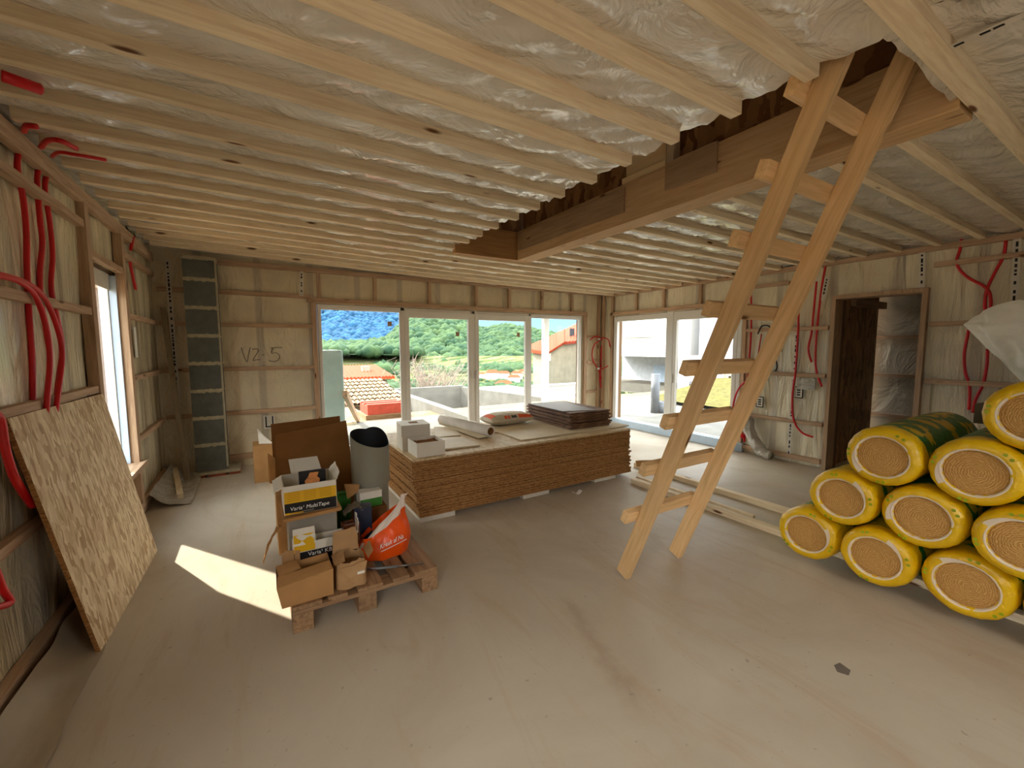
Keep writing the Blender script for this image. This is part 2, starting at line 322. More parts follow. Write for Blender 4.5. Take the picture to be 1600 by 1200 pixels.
# ------------------------------------------------------------------ walls
def wall_film(name, mat, fn, L, H, amp, vert, seed, holes):
    """film grid with folds; fn(u metres, z, depth) -> point ; holes (u0,u1,z0,z1)"""
    mb = MB(); us = set(); zs = set()
    nu = int(L/.045); nzr = int(H/.05)
    us.update(round(i*L/nu, 4) for i in range(nu+1)); zs.update(round(i*H/nzr, 4) for i in range(nzr+1))
    for h in holes: us.update(h[:2]); zs.update(h[2:])
    us = sorted(us); zs = sorted(zs)
    def dep(u, z):
        d = amp*(.6*nz(u*vert[0]+seed, z*vert[1], seed)+.4*nz(u*vert[0]*2.3, z*vert[1]*2, seed+5))
        m = min([1]+[min(1, 14*max(max(h[0]-u, u-h[1]), max(h[2]-z, z-h[3]), 0)) for h in holes])
        return d*m
    vs = [fn(u, z, dep(u, z)) for z in zs for u in us]; n = len(us); fs = []
    for j in range(len(zs)-1):
        for i in range(n-1):
            u, z = (us[i]+us[i+1])/2, (zs[j]+zs[j+1])/2
            if any(h[0] < u < h[1] and h[2] < z < h[3] for h in holes): continue
            fs.append((j*n+i, j*n+i+1, (j+1)*n+i+1, (j+1)*n+i))
    mb.add(vs, fs, 0, True); return mb
# window and door openings
WL = (3.99, 4.80, .50, 2.12)                 # left wall window: y0 y1 z0 z1
WB = (.73, 5.40, 0.0, 2.09)                 # back windows: x
WR = (3.40, 5.88, 0.0, 2.07)                # right windows: y
DR = (1.52, 2.27, 0.0, 2.05)                # doorway in the right wall
HW = 2.75
def solid_wall(mb, ax, a0, a1, t0, t1, H, holes):
    holes = sorted(holes); cur = a0
    def bx(u0, u1, z0, z1):
        if u1-u0 < 1e-3 or z1-z0 < 1e-3: return
        if ax == 'x': mb.box(u0, t0, z0, u1, t1, z1)
        else: mb.box(t0, u0, z0, t1, u1, z1)
    for h in holes:
        bx(cur, h[0], 0, H); bx(h[0], h[1], 0, h[2]); bx(h[0], h[1], h[3], H); cur = h[1]
    bx(cur, a1, 0, H)
SHELL = plain('timber_shell', (120, 92, 66), .8, .2, .1, 4)
RENDER = plain('render', (226, 222, 212), .85, .2, .04, 4)
wl = MB(); solid_wall(wl, 'y', -1.6, 6.4, XL-.22, XL-.07, HW, [WL, (-1.1, .5, .5, 2.1)]); wl = struct(wl.build('wall_left', SHELL), 'left wall with milky vapour film, studs and battens')  # second hole, behind the camera, is added to let in fill light
wb = MB(); solid_wall(wb, 'x', XL-.07, XR+.07, YB+.07, YB+.22, HW, [WB]); wb = struct(wb.build('wall_back', SHELL), 'back wall with vapour film above and beside the big windows')
wr = MB(); solid_wall(wr, 'y', -1.6, 6.4, XR+.07, XR+.25, HW, [WR, DR]); wf = MB(); solid_wall(wf, 'x', XL-.07, XR+.25, -1.75, -1.6, HW, [(1.4, 2.6, 1.2, 2.1)]); struct(wf.build('wall_front', SHELL), 'unseen wall behind the camera with an opening added for light')  # rear opening is added to balance the room light
wr = struct(wr.build('wall_right', SHELL), 'right wall with vapour film, glazed sliders and dark doorway')
d = wall_film('f', FILM_L, lambda u, z, q: (XL-.05+q, -1.6+u, z), 7.85, HW-.1, .045, (2.6, .5), 3, [(WL[0]+1.6, WL[1]+1.6, WL[2], WL[3]), (.5, 2.1, .5, 2.1)]).build('vapour_film', FILM_L, wl)
d = wall_film('f', FILM_B, lambda u, z, q: (XL-.05+u, YB+.05-q, z), XR-XL+.1, HW-.1, .03, (1.2, 1.2), 8, [(WB[0]-XL+.05, WB[1]-XL+.05, -.01, WB[3])]).build('vapour_film', FILM_B, wb)
d = wall_film('f', FILM_R, lambda u, z, q: (XR+.05-q, -1.6+u, z), 7.85, HW-.1, .045, (2.6, .6), 12, [(DR[0]+1.6, DR[1]+1.6, -.01, DR[3]), (WR[0]+1.6, WR[1]+1.6, -.01, WR[3])]).build('vapour_film', FILM_R, wr)
# handwriting VZ-5 on the back wall film
def stroke(pts, Y=YB+.028, r=.0035):
    m = MB(); m.tube([at(x, y, 1, Y) for x, y in pts], r, 5, sub=3); return m
hw = MB()
for st in [[(377, 543), (381, 556), (386, 566), (388, 555), (391, 543)], [(394, 546), (400, 545), (404, 547), (399, 556), (395, 563), (401, 562), (407, 562)], [(409, 555), (413, 554)], [(423, 544), (432, 543), (441, 543)], [(426, 544), (424, 552), (431, 551), (437, 556), (434, 563), (426, 565), (420, 563)]]:
    s_ = stroke(st); hw.add(s_.v, s_.f, 0, True)
hw.build('handwriting', INK, wb, label='felt pen letters VZ-5')
# ---- battens / studs on the walls : each one a thing
NB = 0
def batten(p0, p1, w, h, side, mat, label, name='wall_batten', cat='batten', group=None, bev=.002):
    m = MB().beam(p0, p1, w, h, side); return tag(m.build(name, mat, bevel=bev), label, cat, group)
G_L = 'battens on the left wall'; G_B = 'battens on the back wall'; G_R = 'battens on the right wall'
def ly(y0, y1, z, lab, h=.048, t=.046): return batten((XL-t/2, y0, z), (XL-t/2, y1, z), t, h, (1, 0, 0), OLDW[1], lab, group=G_L)
def lz(y, z0, z1, lab, w=.075, t=.06): return batten((XL-.055+t/2, y, z0), (XL-.055+t/2, y, z1), t, w, (1, 0, 0), OLDW[2], lab, 'wall_stud', 'stud', G_L)
ly(.95, 6.15, 2.5, 'long timber top rail of the left wall under the ceiling battens', .09)
ly(.95, 3.885, 2.315, 'upper horizontal batten of the left wall, nearer than the window')
ly(.95, 3.885, 1.745, 'middle horizontal batten of the left wall, crossed by the red conduit loop')
ly(.95, 3.885, 1.22, 'low horizontal batten of the left wall, behind the top of the leaning board')
ly(.95, 3.885, .66, 'horizontal batten of the left wall hidden low behind the leaning board')
ly(3.99, 4.79, 2.15, 'short lintel batten over the left wall window', .05)
ly(4.88, 6.12, 2.31, 'top horizontal batten of the left wall beyond the window')
ly(4.88, 6.12, 1.78, 'upper middle batten of the left wall beyond the window')
ly(4.88, 6.12, 1.23, 'lower middle batten of the left wall beyond the window')
ly(4.88, 6.12, .68, 'lowest raised batten of the left wall beyond the window')
ly(.95, 6.12, .07, 'bottom plate along the foot of the left wall', .1)
lz(3.94, .12, 2.46, 'upright stud at the near side of the left wall window', .085)
lz(4.835, .12, 2.46, 'upright stud at the far side of the left wall window', .085)
box('window_sill', OLDW[1], XL-.14, 3.985, .46, XL+.05, 4.87, .50).parent = wl
bpy.data.objects['window_sill'].location -= wl.location
def by_(x0, x1, z, lab, h=.048): return batten((x0, YB-.0+.023, z), (x1, YB+.023, z), h, .046, (0, 0, 1), OLDW[0], lab, group=G_B)
def bz(x, z0, z1, lab, w=.045): return batten((x, YB+.023, z0), (x, YB+.023, z1), w, .046, (1, 0, 0), OLDW[2], lab, 'wall_stud', 'stud', G_B)
for i, z in enumerate((2.17, 1.78, 1.235, .69)):
    pos = ('topmost', 'second', 'third', 'lowest raised')[i]
    by_(-.36, .66, z, f'{pos} horizontal batten between the grey block column and the back windows')
    by_(-.92, -.66, z, f'{pos} short batten in the corner left of the grey block column')
by_(-.34, .66, .13, 'batten at the foot of the back wall right of the block column', .07)
by_(.62, 5.50, 2.13, 'long timber lintel batten over the back windows', .06)
by_(-.34, 5.80, 2.52, 'long top rail of the back wall under the ceiling battens', .06)
bz(.69, .1, 2.12, 'upright stud at the left side of the back windows', .06)
bz(5.46, .0, 2.12, 'upright stud at the right side of the back windows', .06)
bz(5.80, .0, 2.5, 'upright stud in the far right corner on the back wall', .05)
for i, px in enumerate((499, 587, 672, 745, 797, 848, 895)):
    x = at(px, 470, 1, YB)[0]; bz(x, 2.16, 2.49, f'short upright stud above the back windows, {ORD[i]} from the left')
for i, z in enumerate((1.7, 1.2, .62)): by_(5.50, 5.77, z, f'short corner batten right of the back windows, {("upper", "middle", "lower")[i]} one')
def ry(y0, y1, z, lab, h=.048): return batten((XR+.023, y0, z), (XR+.023, y1, z), .046, h, (1, 0, 0), OLDW[1], lab, group=G_R)
def rz(y, z0, z1, lab, w=.045): return batten((XR+.023, y, z0), (XR+.023, y, z1), .046, w, (1, 0, 0), OLDW[2], lab, 'wall_stud', 'stud', G_R)
ry(-.5, 6.1, 2.48, 'long top rail of the right wall under the ceiling battens', .06)
ry(3.36, 5.96, 2.12, 'long timber lintel batten over the right hand sliding windows', .06)
for i, z in enumerate((2.31, 1.72, 1.14, .54)):
    pos = ('topmost', 'second', 'third', 'lowest raised')[i]
    ry(2.34 if i else 2.8, 3.32, z, f'{pos} horizontal batten between the sliding windows and the doorway')
    ry(-.5, 1.46, z if i < 3 else .56, f'{pos} horizontal batten of the right wall, right of the doorway')
ry(2.34, 3.32, .08, 'bottom plate between the sliding windows and the doorway', .06)
ry(-.5, 1.46, .08, 'bottom plate right of the doorway', .06)
rz(3.35, 0, 2.1, 'upright stud at the near side of the sliding windows', .05)
rz(5.92, 0, 2.45, 'upright stud at the far side of the sliding windows', .05)
for i, px in enumerate((994, 1037, 1094)):
    rz(at(px, 450, 0, XR)[1], 2.15, 2.45, f'short upright stud above the sliding windows, {ORD[i]} from the far corner')
rz(6.16, 0, 2.5, 'upright stud in the far right corner on the right wall', .05)
# doorway
d1 = MB()
d1.beam((XR+.08, DR[1]+.02, 0), (XR+.08, DR[1]+.02, DR[3]+.04), .2, .045, (1, 0, 0)); d1.beam((XR+.08, DR[0]-.02, 0), (XR+.08, DR[0]-.02, DR[3]+.04), .2, .045, (1, 0, 0))
d1.beam((XR+.08, DR[0]-.0, DR[3]+.02), (XR+.08, DR[1]+.0, DR[3]+.02), .2, .045, (1, 0, 0))
struct(d1.build('door_1', OLDW[2], bevel=.002), 'rough timber frame of the dark doorway')
hall = MB()
hall.box(6.1, 2.33, 0, 7.28, 2.37, 2.4)
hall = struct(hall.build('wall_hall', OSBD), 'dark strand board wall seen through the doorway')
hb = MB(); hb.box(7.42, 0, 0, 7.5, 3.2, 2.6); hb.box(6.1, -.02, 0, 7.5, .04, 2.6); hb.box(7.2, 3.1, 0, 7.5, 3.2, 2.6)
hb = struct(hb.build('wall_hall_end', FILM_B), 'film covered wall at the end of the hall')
for i, z in enumerate((.55, 1.1, 1.62)):
    tag(MB().box(7.375, .1, z-.024, 7.42, 3.05, z+.024).build('wall_batten', OLDW[1]), f'dim batten on the far wall seen through the doorway, {("lowest", "middle", "upper")[i]} one', 'batten', 'battens in the hall')
struct(box('floor_hall', CONC, 6.15, 0, -.2, 7.5, 3.2, 0)); struct(box('ceiling_hall', SHELL, 6.1, -.02, 2.5, 7.5, 3.2, 2.6))
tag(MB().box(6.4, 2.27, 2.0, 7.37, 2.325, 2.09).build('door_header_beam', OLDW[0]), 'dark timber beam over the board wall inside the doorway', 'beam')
# ------------------------------------------------------------------ windows
def frame_rect(mb, ax, t, dep, u0, u1, z0, z1, w, wt=None, wb_=None):
    wt = wt or w; wb_ = wb_ or w
    def bx(a, b, c, d_):
        if ax == 'x': mb.box(a, t, c, b, t+dep, d_)
        else: mb.box(t, a, c, t+dep, b, d_)
    bx(u0, u0+w, z0, z1); bx(u1-w, u1, z0, z1); bx(u0+w, u1-w, z1-wt, z1); bx(u0+w, u1-w, z0, z0+wb_)
def pane(ax, t, u0, u1, z0, z1, parent):
    m = MB()
    if ax == 'x': m.box(u0, t, z0, u1, t+.02, z1)
    else: m.box(t, u0, z0, t+.02, u1, z1)
    return m.build('pane', GLASS, parent)
# back: fixed | sash | sash | fixed
w2 = MB(); frame_rect(w2, 'x', YB+.05, .08, WB[0]+.01, WB[1]-.01, .0, WB[3]-.005, .045)
for x in (1.90, 3.075, 4.19): w2.box(x-.03, YB+.05, .0, x+.03, YB+.13, WB[3])
w2 = struct(w2.build('window_1', WHITE, bevel=.003), 'white framed four part glazed front in the back wall')
for (a, b, sash) in ((.775, 1.87, 0), (1.93, 3.045, 1), (3.105, 4.16, 1), (4.22, 5.355, 0)):
    w = .065 if sash else .012
    m = MB(); frame_rect(m, 'x', YB+.04 if sash else YB+.06, .06 if sash else .04, a, b, .045, 2.045, w, .1 if sash else .03, .1 if sash else .05)
    m.build('sash', WHITE, w2, .003); pane('x', YB+.08, a+w-.005, b-w+.005, .08, 2.02, w2)
for x in (3.035, 3.115): MB().box(x-.012, YB+.005, .98, x+.012, YB+.04, 1.12).build('window_handle', WHITE, w2, .004)
for k, (px, py) in enumerate(((609, 506), (715, 522), (810, 523))):
    p = at(px, py, 1, YB+.07); MB().box(p.x-.03, YB+.072, p.z-.035, p.x+.03, YB+.078, p.z+.035).build('sticker', plain('sticker', (190, 160, 130), .6), w2)
w3 = MB(); frame_rect(w3, 'y', XR+.03, .08, WR[0]+.0, WR[1]-.0, .0, WR[3]-.005, .06, .06, .1)
w3.box(XR+.02, 4.54, .0, XR+.11, 4.66, WR[3])
w3 = struct(w3.build('window_2', WHITE, bevel=.003), 'white framed sliding glass doors in the right wall')
for (a, b, w) in ((4.66, 5.82, .02), (3.46, 4.54, .06)):
    m = MB(); frame_rect(m, 'y', XR+.025, .06, a, b, .08, 2.02, w, .05 if w < .03 else .09, .06); m.build('sash', WHITE, w3, .003); pane('y', XR+.07, a+w-.005, b-w+.005, .1, 2.0, w3)
MB().box(XR-.02, 3.3, 0.0, XR+.028, 5.9, .13).build('protective_film', BLUEF, w3, .004, label='bluish film taped over the lower rail')
MB().box(XR+.0, 4.52, .9, XR+.02, 4.55, 1.05).build('window_handle', WHITE, w3, .003)
w1 = MB(); frame_rect(w1, 'y', XL-.16, .06, WL[0]+.0, WL[1]-.0, WL[2], WL[3], .04)
w1 = struct(w1.build('window_3', WHITE, bevel=.003), 'narrow white window in the left wall with printed protective tape')
pane('y', XL-.14, WL[0]+.04, WL[1]-.05, WL[2]+.05, WL[3]-.05, w1)
MB().box(XL-.1, WL[0]+.05, WL[3]-.14, XL-.09, WL[1]-.0, WL[3]-.01).build('protective_film', TAPEW, w1); MB().box(XL-.098, WL[1]-.03, WL[2], XL-.05, WL[1]-.002, WL[3]-.02).build('protective_film', BLUEF, w1)
# ------------------------------------------------------------------ ceiling
HX0, HX1, HY0, HY1 = 1.84, 2.56, .63, 4.05        # stair opening
TB = .055
ys_grid = [.52+.2975*k for k in range(-4, 19)]      # -.67 .. 5.87
def film_c(x, y):
    z = zc(x, y)+TB
    ph = ((y-.545)/.2975) % 1.0; bulge = math.sin(math.pi*ph)
    near = 1/(1+((x-1.6)/1.1)**2) if x < 2.2 else 1/(1+((x-2.7)/1.0)**2)
    w = .5*nz(x*7+y*6, y*3-x*2, 1.3)+.5*nz(x*15+y*16, y*4, 4)
    return z-.026*bulge-.034*bulge*w*(.5+.9*near)-.010*bulge*nz(x*3, y*5, 9)
mb = MB()
def cpatch(x0, x1, y0, y1, st=.035):
    nu = max(2, int((x1-x0)/st)); nv = max(2, int((y1-y0)/.03))
    mb.grid(lambda u, v: (x0+(x1-x0)*u, y0+(y1-y0)*v, film_c(x0+(x1-x0)*u, y0+(y1-y0)*v)), nu, nv)
cpatch(XL-.05, HX0, -1.7, 6.25); cpatch(HX0, HX1+.2, -1.7, HY0); cpatch(HX0, HX1+.2, HY1+.05, 6.25); cpatch(HX1+.2, XR+.06, -1.7, 6.25)
ce = struct(mb.build('ceiling', FILM_C, origin=(0, 0, 0)), 'ceiling of shiny milky vapour film above the battens')
dk = MB(); dk.box(XL-.2, -1.7, 2.72, 1.80, 6.45, 2.8); dk.box(1.80, -1.7, 2.72, 2.82, .56, 2.8); dk.box(1.80, 4.13, 2.72, 2.82, 6.45, 2.8); dk.box(2.82, -1.7, 2.72, XR+.3, 6.45, 2.8)
struct(dk.build('ceiling_deck', SHELL), 'timber deck above the vapour film')
rf = MB(); rf.box(XL-.3, -1.7, 3.45, XR+.4, 6.5, 3.55); struct(rf.build('ceiling_upper', SHELL), 'ceiling of the floor above')
sh = MB(); sh.box(1.74, .5, 2.8, 1.80, 4.2, 3.45); sh.box(1.8, 4.14, 2.8, 2.9, 4.2, 3.45); sh.box(1.8, .5, 2.8, 2.9, .56, 3.45)
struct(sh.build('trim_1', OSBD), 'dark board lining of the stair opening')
# board above the main beam
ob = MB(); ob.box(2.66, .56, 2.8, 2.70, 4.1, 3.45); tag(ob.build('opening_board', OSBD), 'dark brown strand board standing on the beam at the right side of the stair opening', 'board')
tag(MB().box(2.60, 2.12, 2.80, 2.655, 2.5, 3.15).box(2.575, 2.10, 2.79, 2.66, 2.52, 2.84).build('timber_block', wood('sunlit_timber', 1, (238, 206, 150), (250, 226, 178)), bevel=.003), 'timber block and ledge coloured as sunlit, set on the beam at the stair opening', 'timber')  # sunlight on the block is put into its lighter wood colour
tag(MB().box(2.585, 2.04, 2.79, 2.655, 2.1, 3.2).build('timber_post', PINE[2], bevel=.003), 'small upright timber beside the pale block above the beam', 'timber')
# main beam & header
bm = MB(); bm.hexa([(2.56, .6, zc(2.6, .45)-.01), (2.75, .6, zc(2.7, .45)-.01), (2.75, HY1+.02, zc(2.7, 4)-.03), (2.56, HY1+.02, zc(2.6, 4)-.03), (2.56, .6, 2.79), (2.75, .6, 2.79), (2.75, HY1+.02, 2.78), (2.56, HY1+.02, 2.78)])
tag(bm.build('ceiling_beam', BEAMW, bevel=.004), 'deep laminated timber beam along the right side of the stair opening', 'beam')
hd = MB().box(HX0-.03, HY1+.03, 2.47, 2.75, HY1+.1, 2.78); tag(hd.build('header_beam', wood('header_wood', 0, (184, 134, 84), (208, 160, 106)), bevel=.003), 'short timber header closing the far end of the stair opening', 'beam')
for i, (y0, y1) in enumerate(((1.68, 2.07), (2.46, 4.02))):
    zb = 2.6 if i == 0 else 2.56; m = MB().box(2.535, y0, zb, 2.556, y1, 2.79 if i == 0 else 2.75)
    tag(m.build('face_board', wood('grey_board_%d' % i, 1, (146, 116, 86), (172, 142, 108)), bevel=.002), ('short grey-brown board nailed on the beam face near the pale block' if i == 0 else 'long grey-brown board nailed on the far half of the beam face'), 'board', 'boards nailed on the beam')
# battens
def cbat(x0, x1, y, lab, g, w=.05, h=.054):
    z0, z1 = zc(x0, y), zc(x1, y); e = R.uniform(-.004, .004)
    m = MB(); n = max(2, int((x1-x0)/.8)); pts = []
    bow = R.uniform(-.004, .004)
    for i in range(n+1):
        t = i/n; x = x0+(x1-x0)*t; yy = y+e+bow*math.sin(math.pi*t); z = zc(x, y)
        pts.append([(x, yy, z), (x, yy+w, z), (x, yy+w, z+h), (x, yy, z+h)])
    vs = [p for q in pts for p in q]; fs = [(0, 1, 2, 3), tuple(4*n+k for k in (3, 2, 1, 0))]
    for i in range(n):
        for k in range(4): a, b = 4*i+k, 4*i+(k+1) % 4; fs.append((b, a, a+4, b+4))
    m.add(vs, fs); return tag(m.build('ceiling_batten', PINE[0], bevel=.002), lab, 'batten', g)
LB = [y for y in ys_grid if .7 < y < 3.95]; k = 0
for i, y in enumerate(reversed(LB)):
    cbat(XL+.02, HX0+R.uniform(-.015, .015), y, f'pale ceiling batten left of the stair opening, {ORD[i]} back from the far header', 'ceiling battens left of the stair opening')
for i, y in enumerate(reversed(LB)):
    cbat(2.752, XR-.0, y, f'ceiling batten right of the deep beam, {ORD[i]} back from its far end', 'ceiling battens right of the beam')
FB = [y for y in ys_grid if y > 3.95 and y < 6.2]
for i, y in enumerate(reversed(FB)):
    cbat(XL+.02, XR-.0, y, f'full width ceiling batten near the back windows, {ORD[i]} from the back wall', 'full width ceiling battens by the back wall')
for i, y in enumerate(reversed([y for y in ys_grid if -.9 < y < .7])):
    cbat(XL+.02, XR-.0, y, ('full width ceiling batten just in front of the near end of the stair opening' if i == 0 else f'ceiling batten overhead behind the camera, {ORD[i-1]} back from the opening'), 'full width ceiling battens at the near end', w=.07 if i == 0 else .05)
# ------------------------------------------------------------------ red conduits
def conduit(pts, lab, r=.0125, g='red conduits on the left wall'):
    return tag(MB().tube(pts, r, 8, sub=5).build('conduit', RED), lab, 'conduit', g)
XC = XL-.034
def lw(l, d=XC): return [at(x, y, 0, d) for x, y in l]
conduit(lw([(29, 236), (27, 262), (36, 310), (41, 360), (42, 420), (46, 500), (50, 560), (52, 640), (54, 690)]), 'leftmost of the three red conduits rising on the left wall to the top rail')
conduit(lw([(62, 252), (58, 282), (62, 340), (66, 380), (62, 440), (70, 520), (76, 570), (70, 650), (66, 720)]), 'middle of the three red conduits rising on the left wall to the top rail')
conduit(lw([(77, 268), (70, 290), (78, 350), (82, 400), (80, 450), (90, 500), (97, 545), (88, 610), (82, 680)]), 'rightmost of the three red conduits rising on the left wall to the top rail')
XD = XL+.018
conduit(lw([(-40, 430), (0, 432), (30, 440), (55, 462), (72, 510), (78, 560), (74, 620)], XD)+[at(70, 660, 0, XL-.0)], 'red conduit looping in front of the batten, inner bend')
conduit(lw([(-40, 424), (5, 430), (45, 444), (72, 470), (92, 520), (97, 560), (90, 620)], XD)+[at(84, 665, 0, XL)], 'red conduit looping in front of the batten, outer bend')
conduit(lw([(-20, 640), (0, 655), (8, 700), (22, 745), (40, 775)], XD)+[at(52, 790, 0, XL+.02)], 'red conduit sagging behind the lower left edge of the leaning board', .016)
conduit(lw([(-30, 860), (-8, 890), (4, 920), (16, 940), (0, 948), (-20, 950)], XL+.03), 'bent red conduit end low on the left wall at the photo edge', .014)
def cl(l, dz=-.015): return [Vector((p.x, p.y, zc(p.x, p.y)+dz)) for p in (at(x, y, 2, ZC+dz) for x, y in l)]
conduit([at(2, 118, 2, 2.52), at(30, 128, 2, 2.52), at(62, 139, 2, 2.53)], 'thick red conduit pair under the nearest ceiling battens at the left photo edge', .022)
conduit([at(37, 205, 0, XL+.02), at(42, 197, 0, XL+.06), at(58, 198, 0, XL+.10)], 'short red conduit stub over the top rail, nearest one')
conduit([at(64, 230, 0, XL+.02), at(75, 219, 0, XL+.08), at(95, 220, 2, 2.53), at(119, 232, 2, 2.54)], 'arched red conduit over the top rail reaching the ceiling film')
conduit([at(81, 245, 0, XL+.02), at(92, 238, 0, XL+.08), at(120, 242, 2, 2.53), at(166, 250, 2, 2.54)], 'straight thin red conduit over the top rail along a ceiling batten', .009)
conduit(lw([(209, 370), (204, 390)], XL+.0), 'very short red conduit on the left wall high beyond the window')
conduit(lw([(202, 402), (207, 430), (212, 452)], XL-.02), 'red conduit end with white clip on the left wall beyond the window')
GC = 'red conduits in the far corner'; YC = YB-.02
def bw(l, d=YC): return [at(x, y, 1, d) for x, y in l]
conduit(bw([(922, 531), (930, 526), (938, 528), (944, 540), (946, 552), (942, 565), (938, 577), (938, 600), (945, 620), (952, 617)]), 'red conduit in the far corner curling right in its upper loop', .011, GC)
conduit(bw([(939, 531), (929, 538), (925, 553), (928, 567), (935, 577), (939, 590), (944, 610)]), 'red conduit in the far corner bulging left in its upper loop', .011, GC)
conduit(bw([(940, 540), (939, 560), (938, 600), (942, 612), (944, 622), (938, 628)]), 'straight middle red conduit in the far corner', .011, GC)
conduit([at(938, 529, 1, YC), at(945, 528, 0, XR-.03), at(951, 532, 0, XR-.03), at(953, 542, 0, XR-.02)], 'small red arch on the right side of the far corner bundle', .011, GC)
conduit([at(938, 577, 1, YC), at(944, 575, 0, XR-.03), at(950, 572, 0, XR-.02)], 'short red conduit branch pointing right at mid height in the far corner', .010, GC)
clp = empty('conduit_clips', at(937, 575, 1, YC), 'white clips holding the red conduits in the far corner', 'clip')
for px, py in ((936, 530), (935, 576), (945, 612)):
    p = at(px, py, 1, YC-.015); MB().box(p.x-.03, p.y-.012, p.z-.02, p.x+.03, p.y+.002, p.z+.02).build('clip', WHTX, clp, .004)
GR = 'red conduits on the right wall'
def rw(l, d=XR+.012): return [at(x, y, 0, d) for x, y in l]
conduit(rw([(1172, 440), (1174, 480), (1173, 530), (1169, 580), (1166, 620), (1163, 690)]), 'vertical red conduit beside the sliding windows on the right wall', .0125, GR)
conduit(rw([(1248, 480), (1247, 520), (1243, 580), (1238, 620), (1240, 655), (1252, 675), (1270, 683)], XR-.0), 'long red conduit on the right wall curving right at its lower end', .0125, GR)
conduit(rw([(1276, 440), (1272, 480), (1268, 520), (1263, 545), (1268, 566)]), 'red conduit left of the doorway ending in a clip at half height', .0125, GR)
conduit(rw([(1290, 415), (1284, 450), (1277, 510), (1274, 560), (1277, 585), (1284, 604)]), 'red conduit nearest to the doorway frame on its left', .0125, GR)
conduit(rw([(1180, 590), (1160, 600), (1148, 622), (1146, 650), (1160, 685)], XR-.03), 'red conduit loop bulging behind the ladder, outer bend', .0125, GR)
conduit(rw([(1182, 594), (1166, 604), (1153, 626), (1152, 655), (1164, 690)], XR-.02), 'red conduit loop bulging behind the ladder, inner bend', .0125, GR)
conduit(rw([(1190, 522), (1186, 545), (1182, 575)], XR-.01), 'orange-red pair of thin wires under the black cable', .008, GR)
conduit(rw([(1503, 372), (1500, 390), (1495, 412), (1510, 432), (1541, 450), (1548, 470), (1545, 492)]), 'red conduit right of the doorway crossing from upper left', .0125, GR)
conduit(rw([(1572, 376), (1568, 400), (1555, 425), (1543, 450), (1539, 472), (1540, 492)]), 'red conduit right of the doorway crossing from upper right', .0125, GR)
conduit(rw([(1514, 515), (1507, 550), (1508, 580), (1515, 605), (1514, 640)]), 'red conduit right of the doorway, left one of the lower pair', .0125, GR)
conduit(rw([(1543, 545), (1542, 570), (1536, 600), (1524, 625), (1520, 645)]), 'red conduit right of the doorway, right one of the lower pair', .0125, GR)
tag(MB().tube(rw([(1184, 522), (1190, 510), (1200, 509), (1206, 518), (1208, 545), (1214, 570), (1212, 580)], XR-.02), .009, 8).build('cable', BLUEG), 'black cable bent over a batten behind the ladder', 'cable')
# printed seam tapes and little prints on the film
def seam(ax, pts0, pts1, plane, lab, w=.05, horizontal=False):
    a, b = at(*pts0, ax, plane), at(*pts1, ax, plane); n = Vector((-1, 0, 0)) if (ax == 0 and plane > 0) else (Vector((1, 0, 0)) if ax == 0 else Vector((0, -1, 0)))
    d = (b-a).normalized(); s = d.cross(n).normalized(); m = MB(); L = (b-a).length
    def q(c, ww, ll, off, mi): m.hexa([c+s*(i*ww/2)+d*(j*ll/2)+n*(off*k) for k in (0, 1) for i, j in ((-1, -1), (1, -1), (1, 1), (-1, 1))], mi)
    q(a+d*L/2, w, L, .002, 0); t = .03
    while t < L-.06:
        l = R.choice((.02, .03, .045)); q(a+d*(t+l/2), w*.32, l, .0035, 1); t += l+R.choice((.012, .02, .05))
    return tag(m.build('seam_tape', [TAPEW, BLK]), lab, 'tape', 'printed seam tapes')
seam(1, (261, 405), (283, 700), YB+.0, 'white printed seam tape running up the dark corner left of the block column')
seam(1, (471, 424), (471, 462), YB+.0, 'short white printed seam tape high on the back wall')
seam(0, (1441, 393), (1440, 450), XR+.008, 'printed seam tape above the right corner of the doorway')
seam(0, (1590, 372), (1584, 475), XR+.008, 'printed seam tape high on the right wall by the photo edge')
seam(0, (1245, 520), (1232, 715), XR+.008, 'printed seam tape on the right wall behind the long red conduit')
seam(0, (1293, 432), (1285, 470), XR+.008, 'short printed seam tape high beside the doorway')
ta, tb_ = at(1478, 78, 2, 2.515), at(1612, 18, 2, 2.515); m = MB(); dd = (tb_-ta).normalized(); L_ = (tb_-ta).length; t = .02; sd_ = Vector((-dd.y, dd.x, 0))
def cq(c, ww, ll, z0, mi): m.hexa([c+sd_*(i*ww/2)+dd*(j*ll/2)+Vector((0, 0, z0+.001*k)) for k in (0, 1) for i, j in ((-1, -1), (1, -1), (1, 1), (-1, 1))], mi)
cq(ta+dd*L_/2, .035, L_, 0, 0)
while t < L_-.05: cq(ta+dd*(t+.012), .012, .024, -.0015, 1); t += R.choice((.03, .036, .06))
tag(m.build('seam_tape', [TAPEW, BLK]), 'printed seam tape on the ceiling film at the upper right', 'tape', 'printed seam tapes')
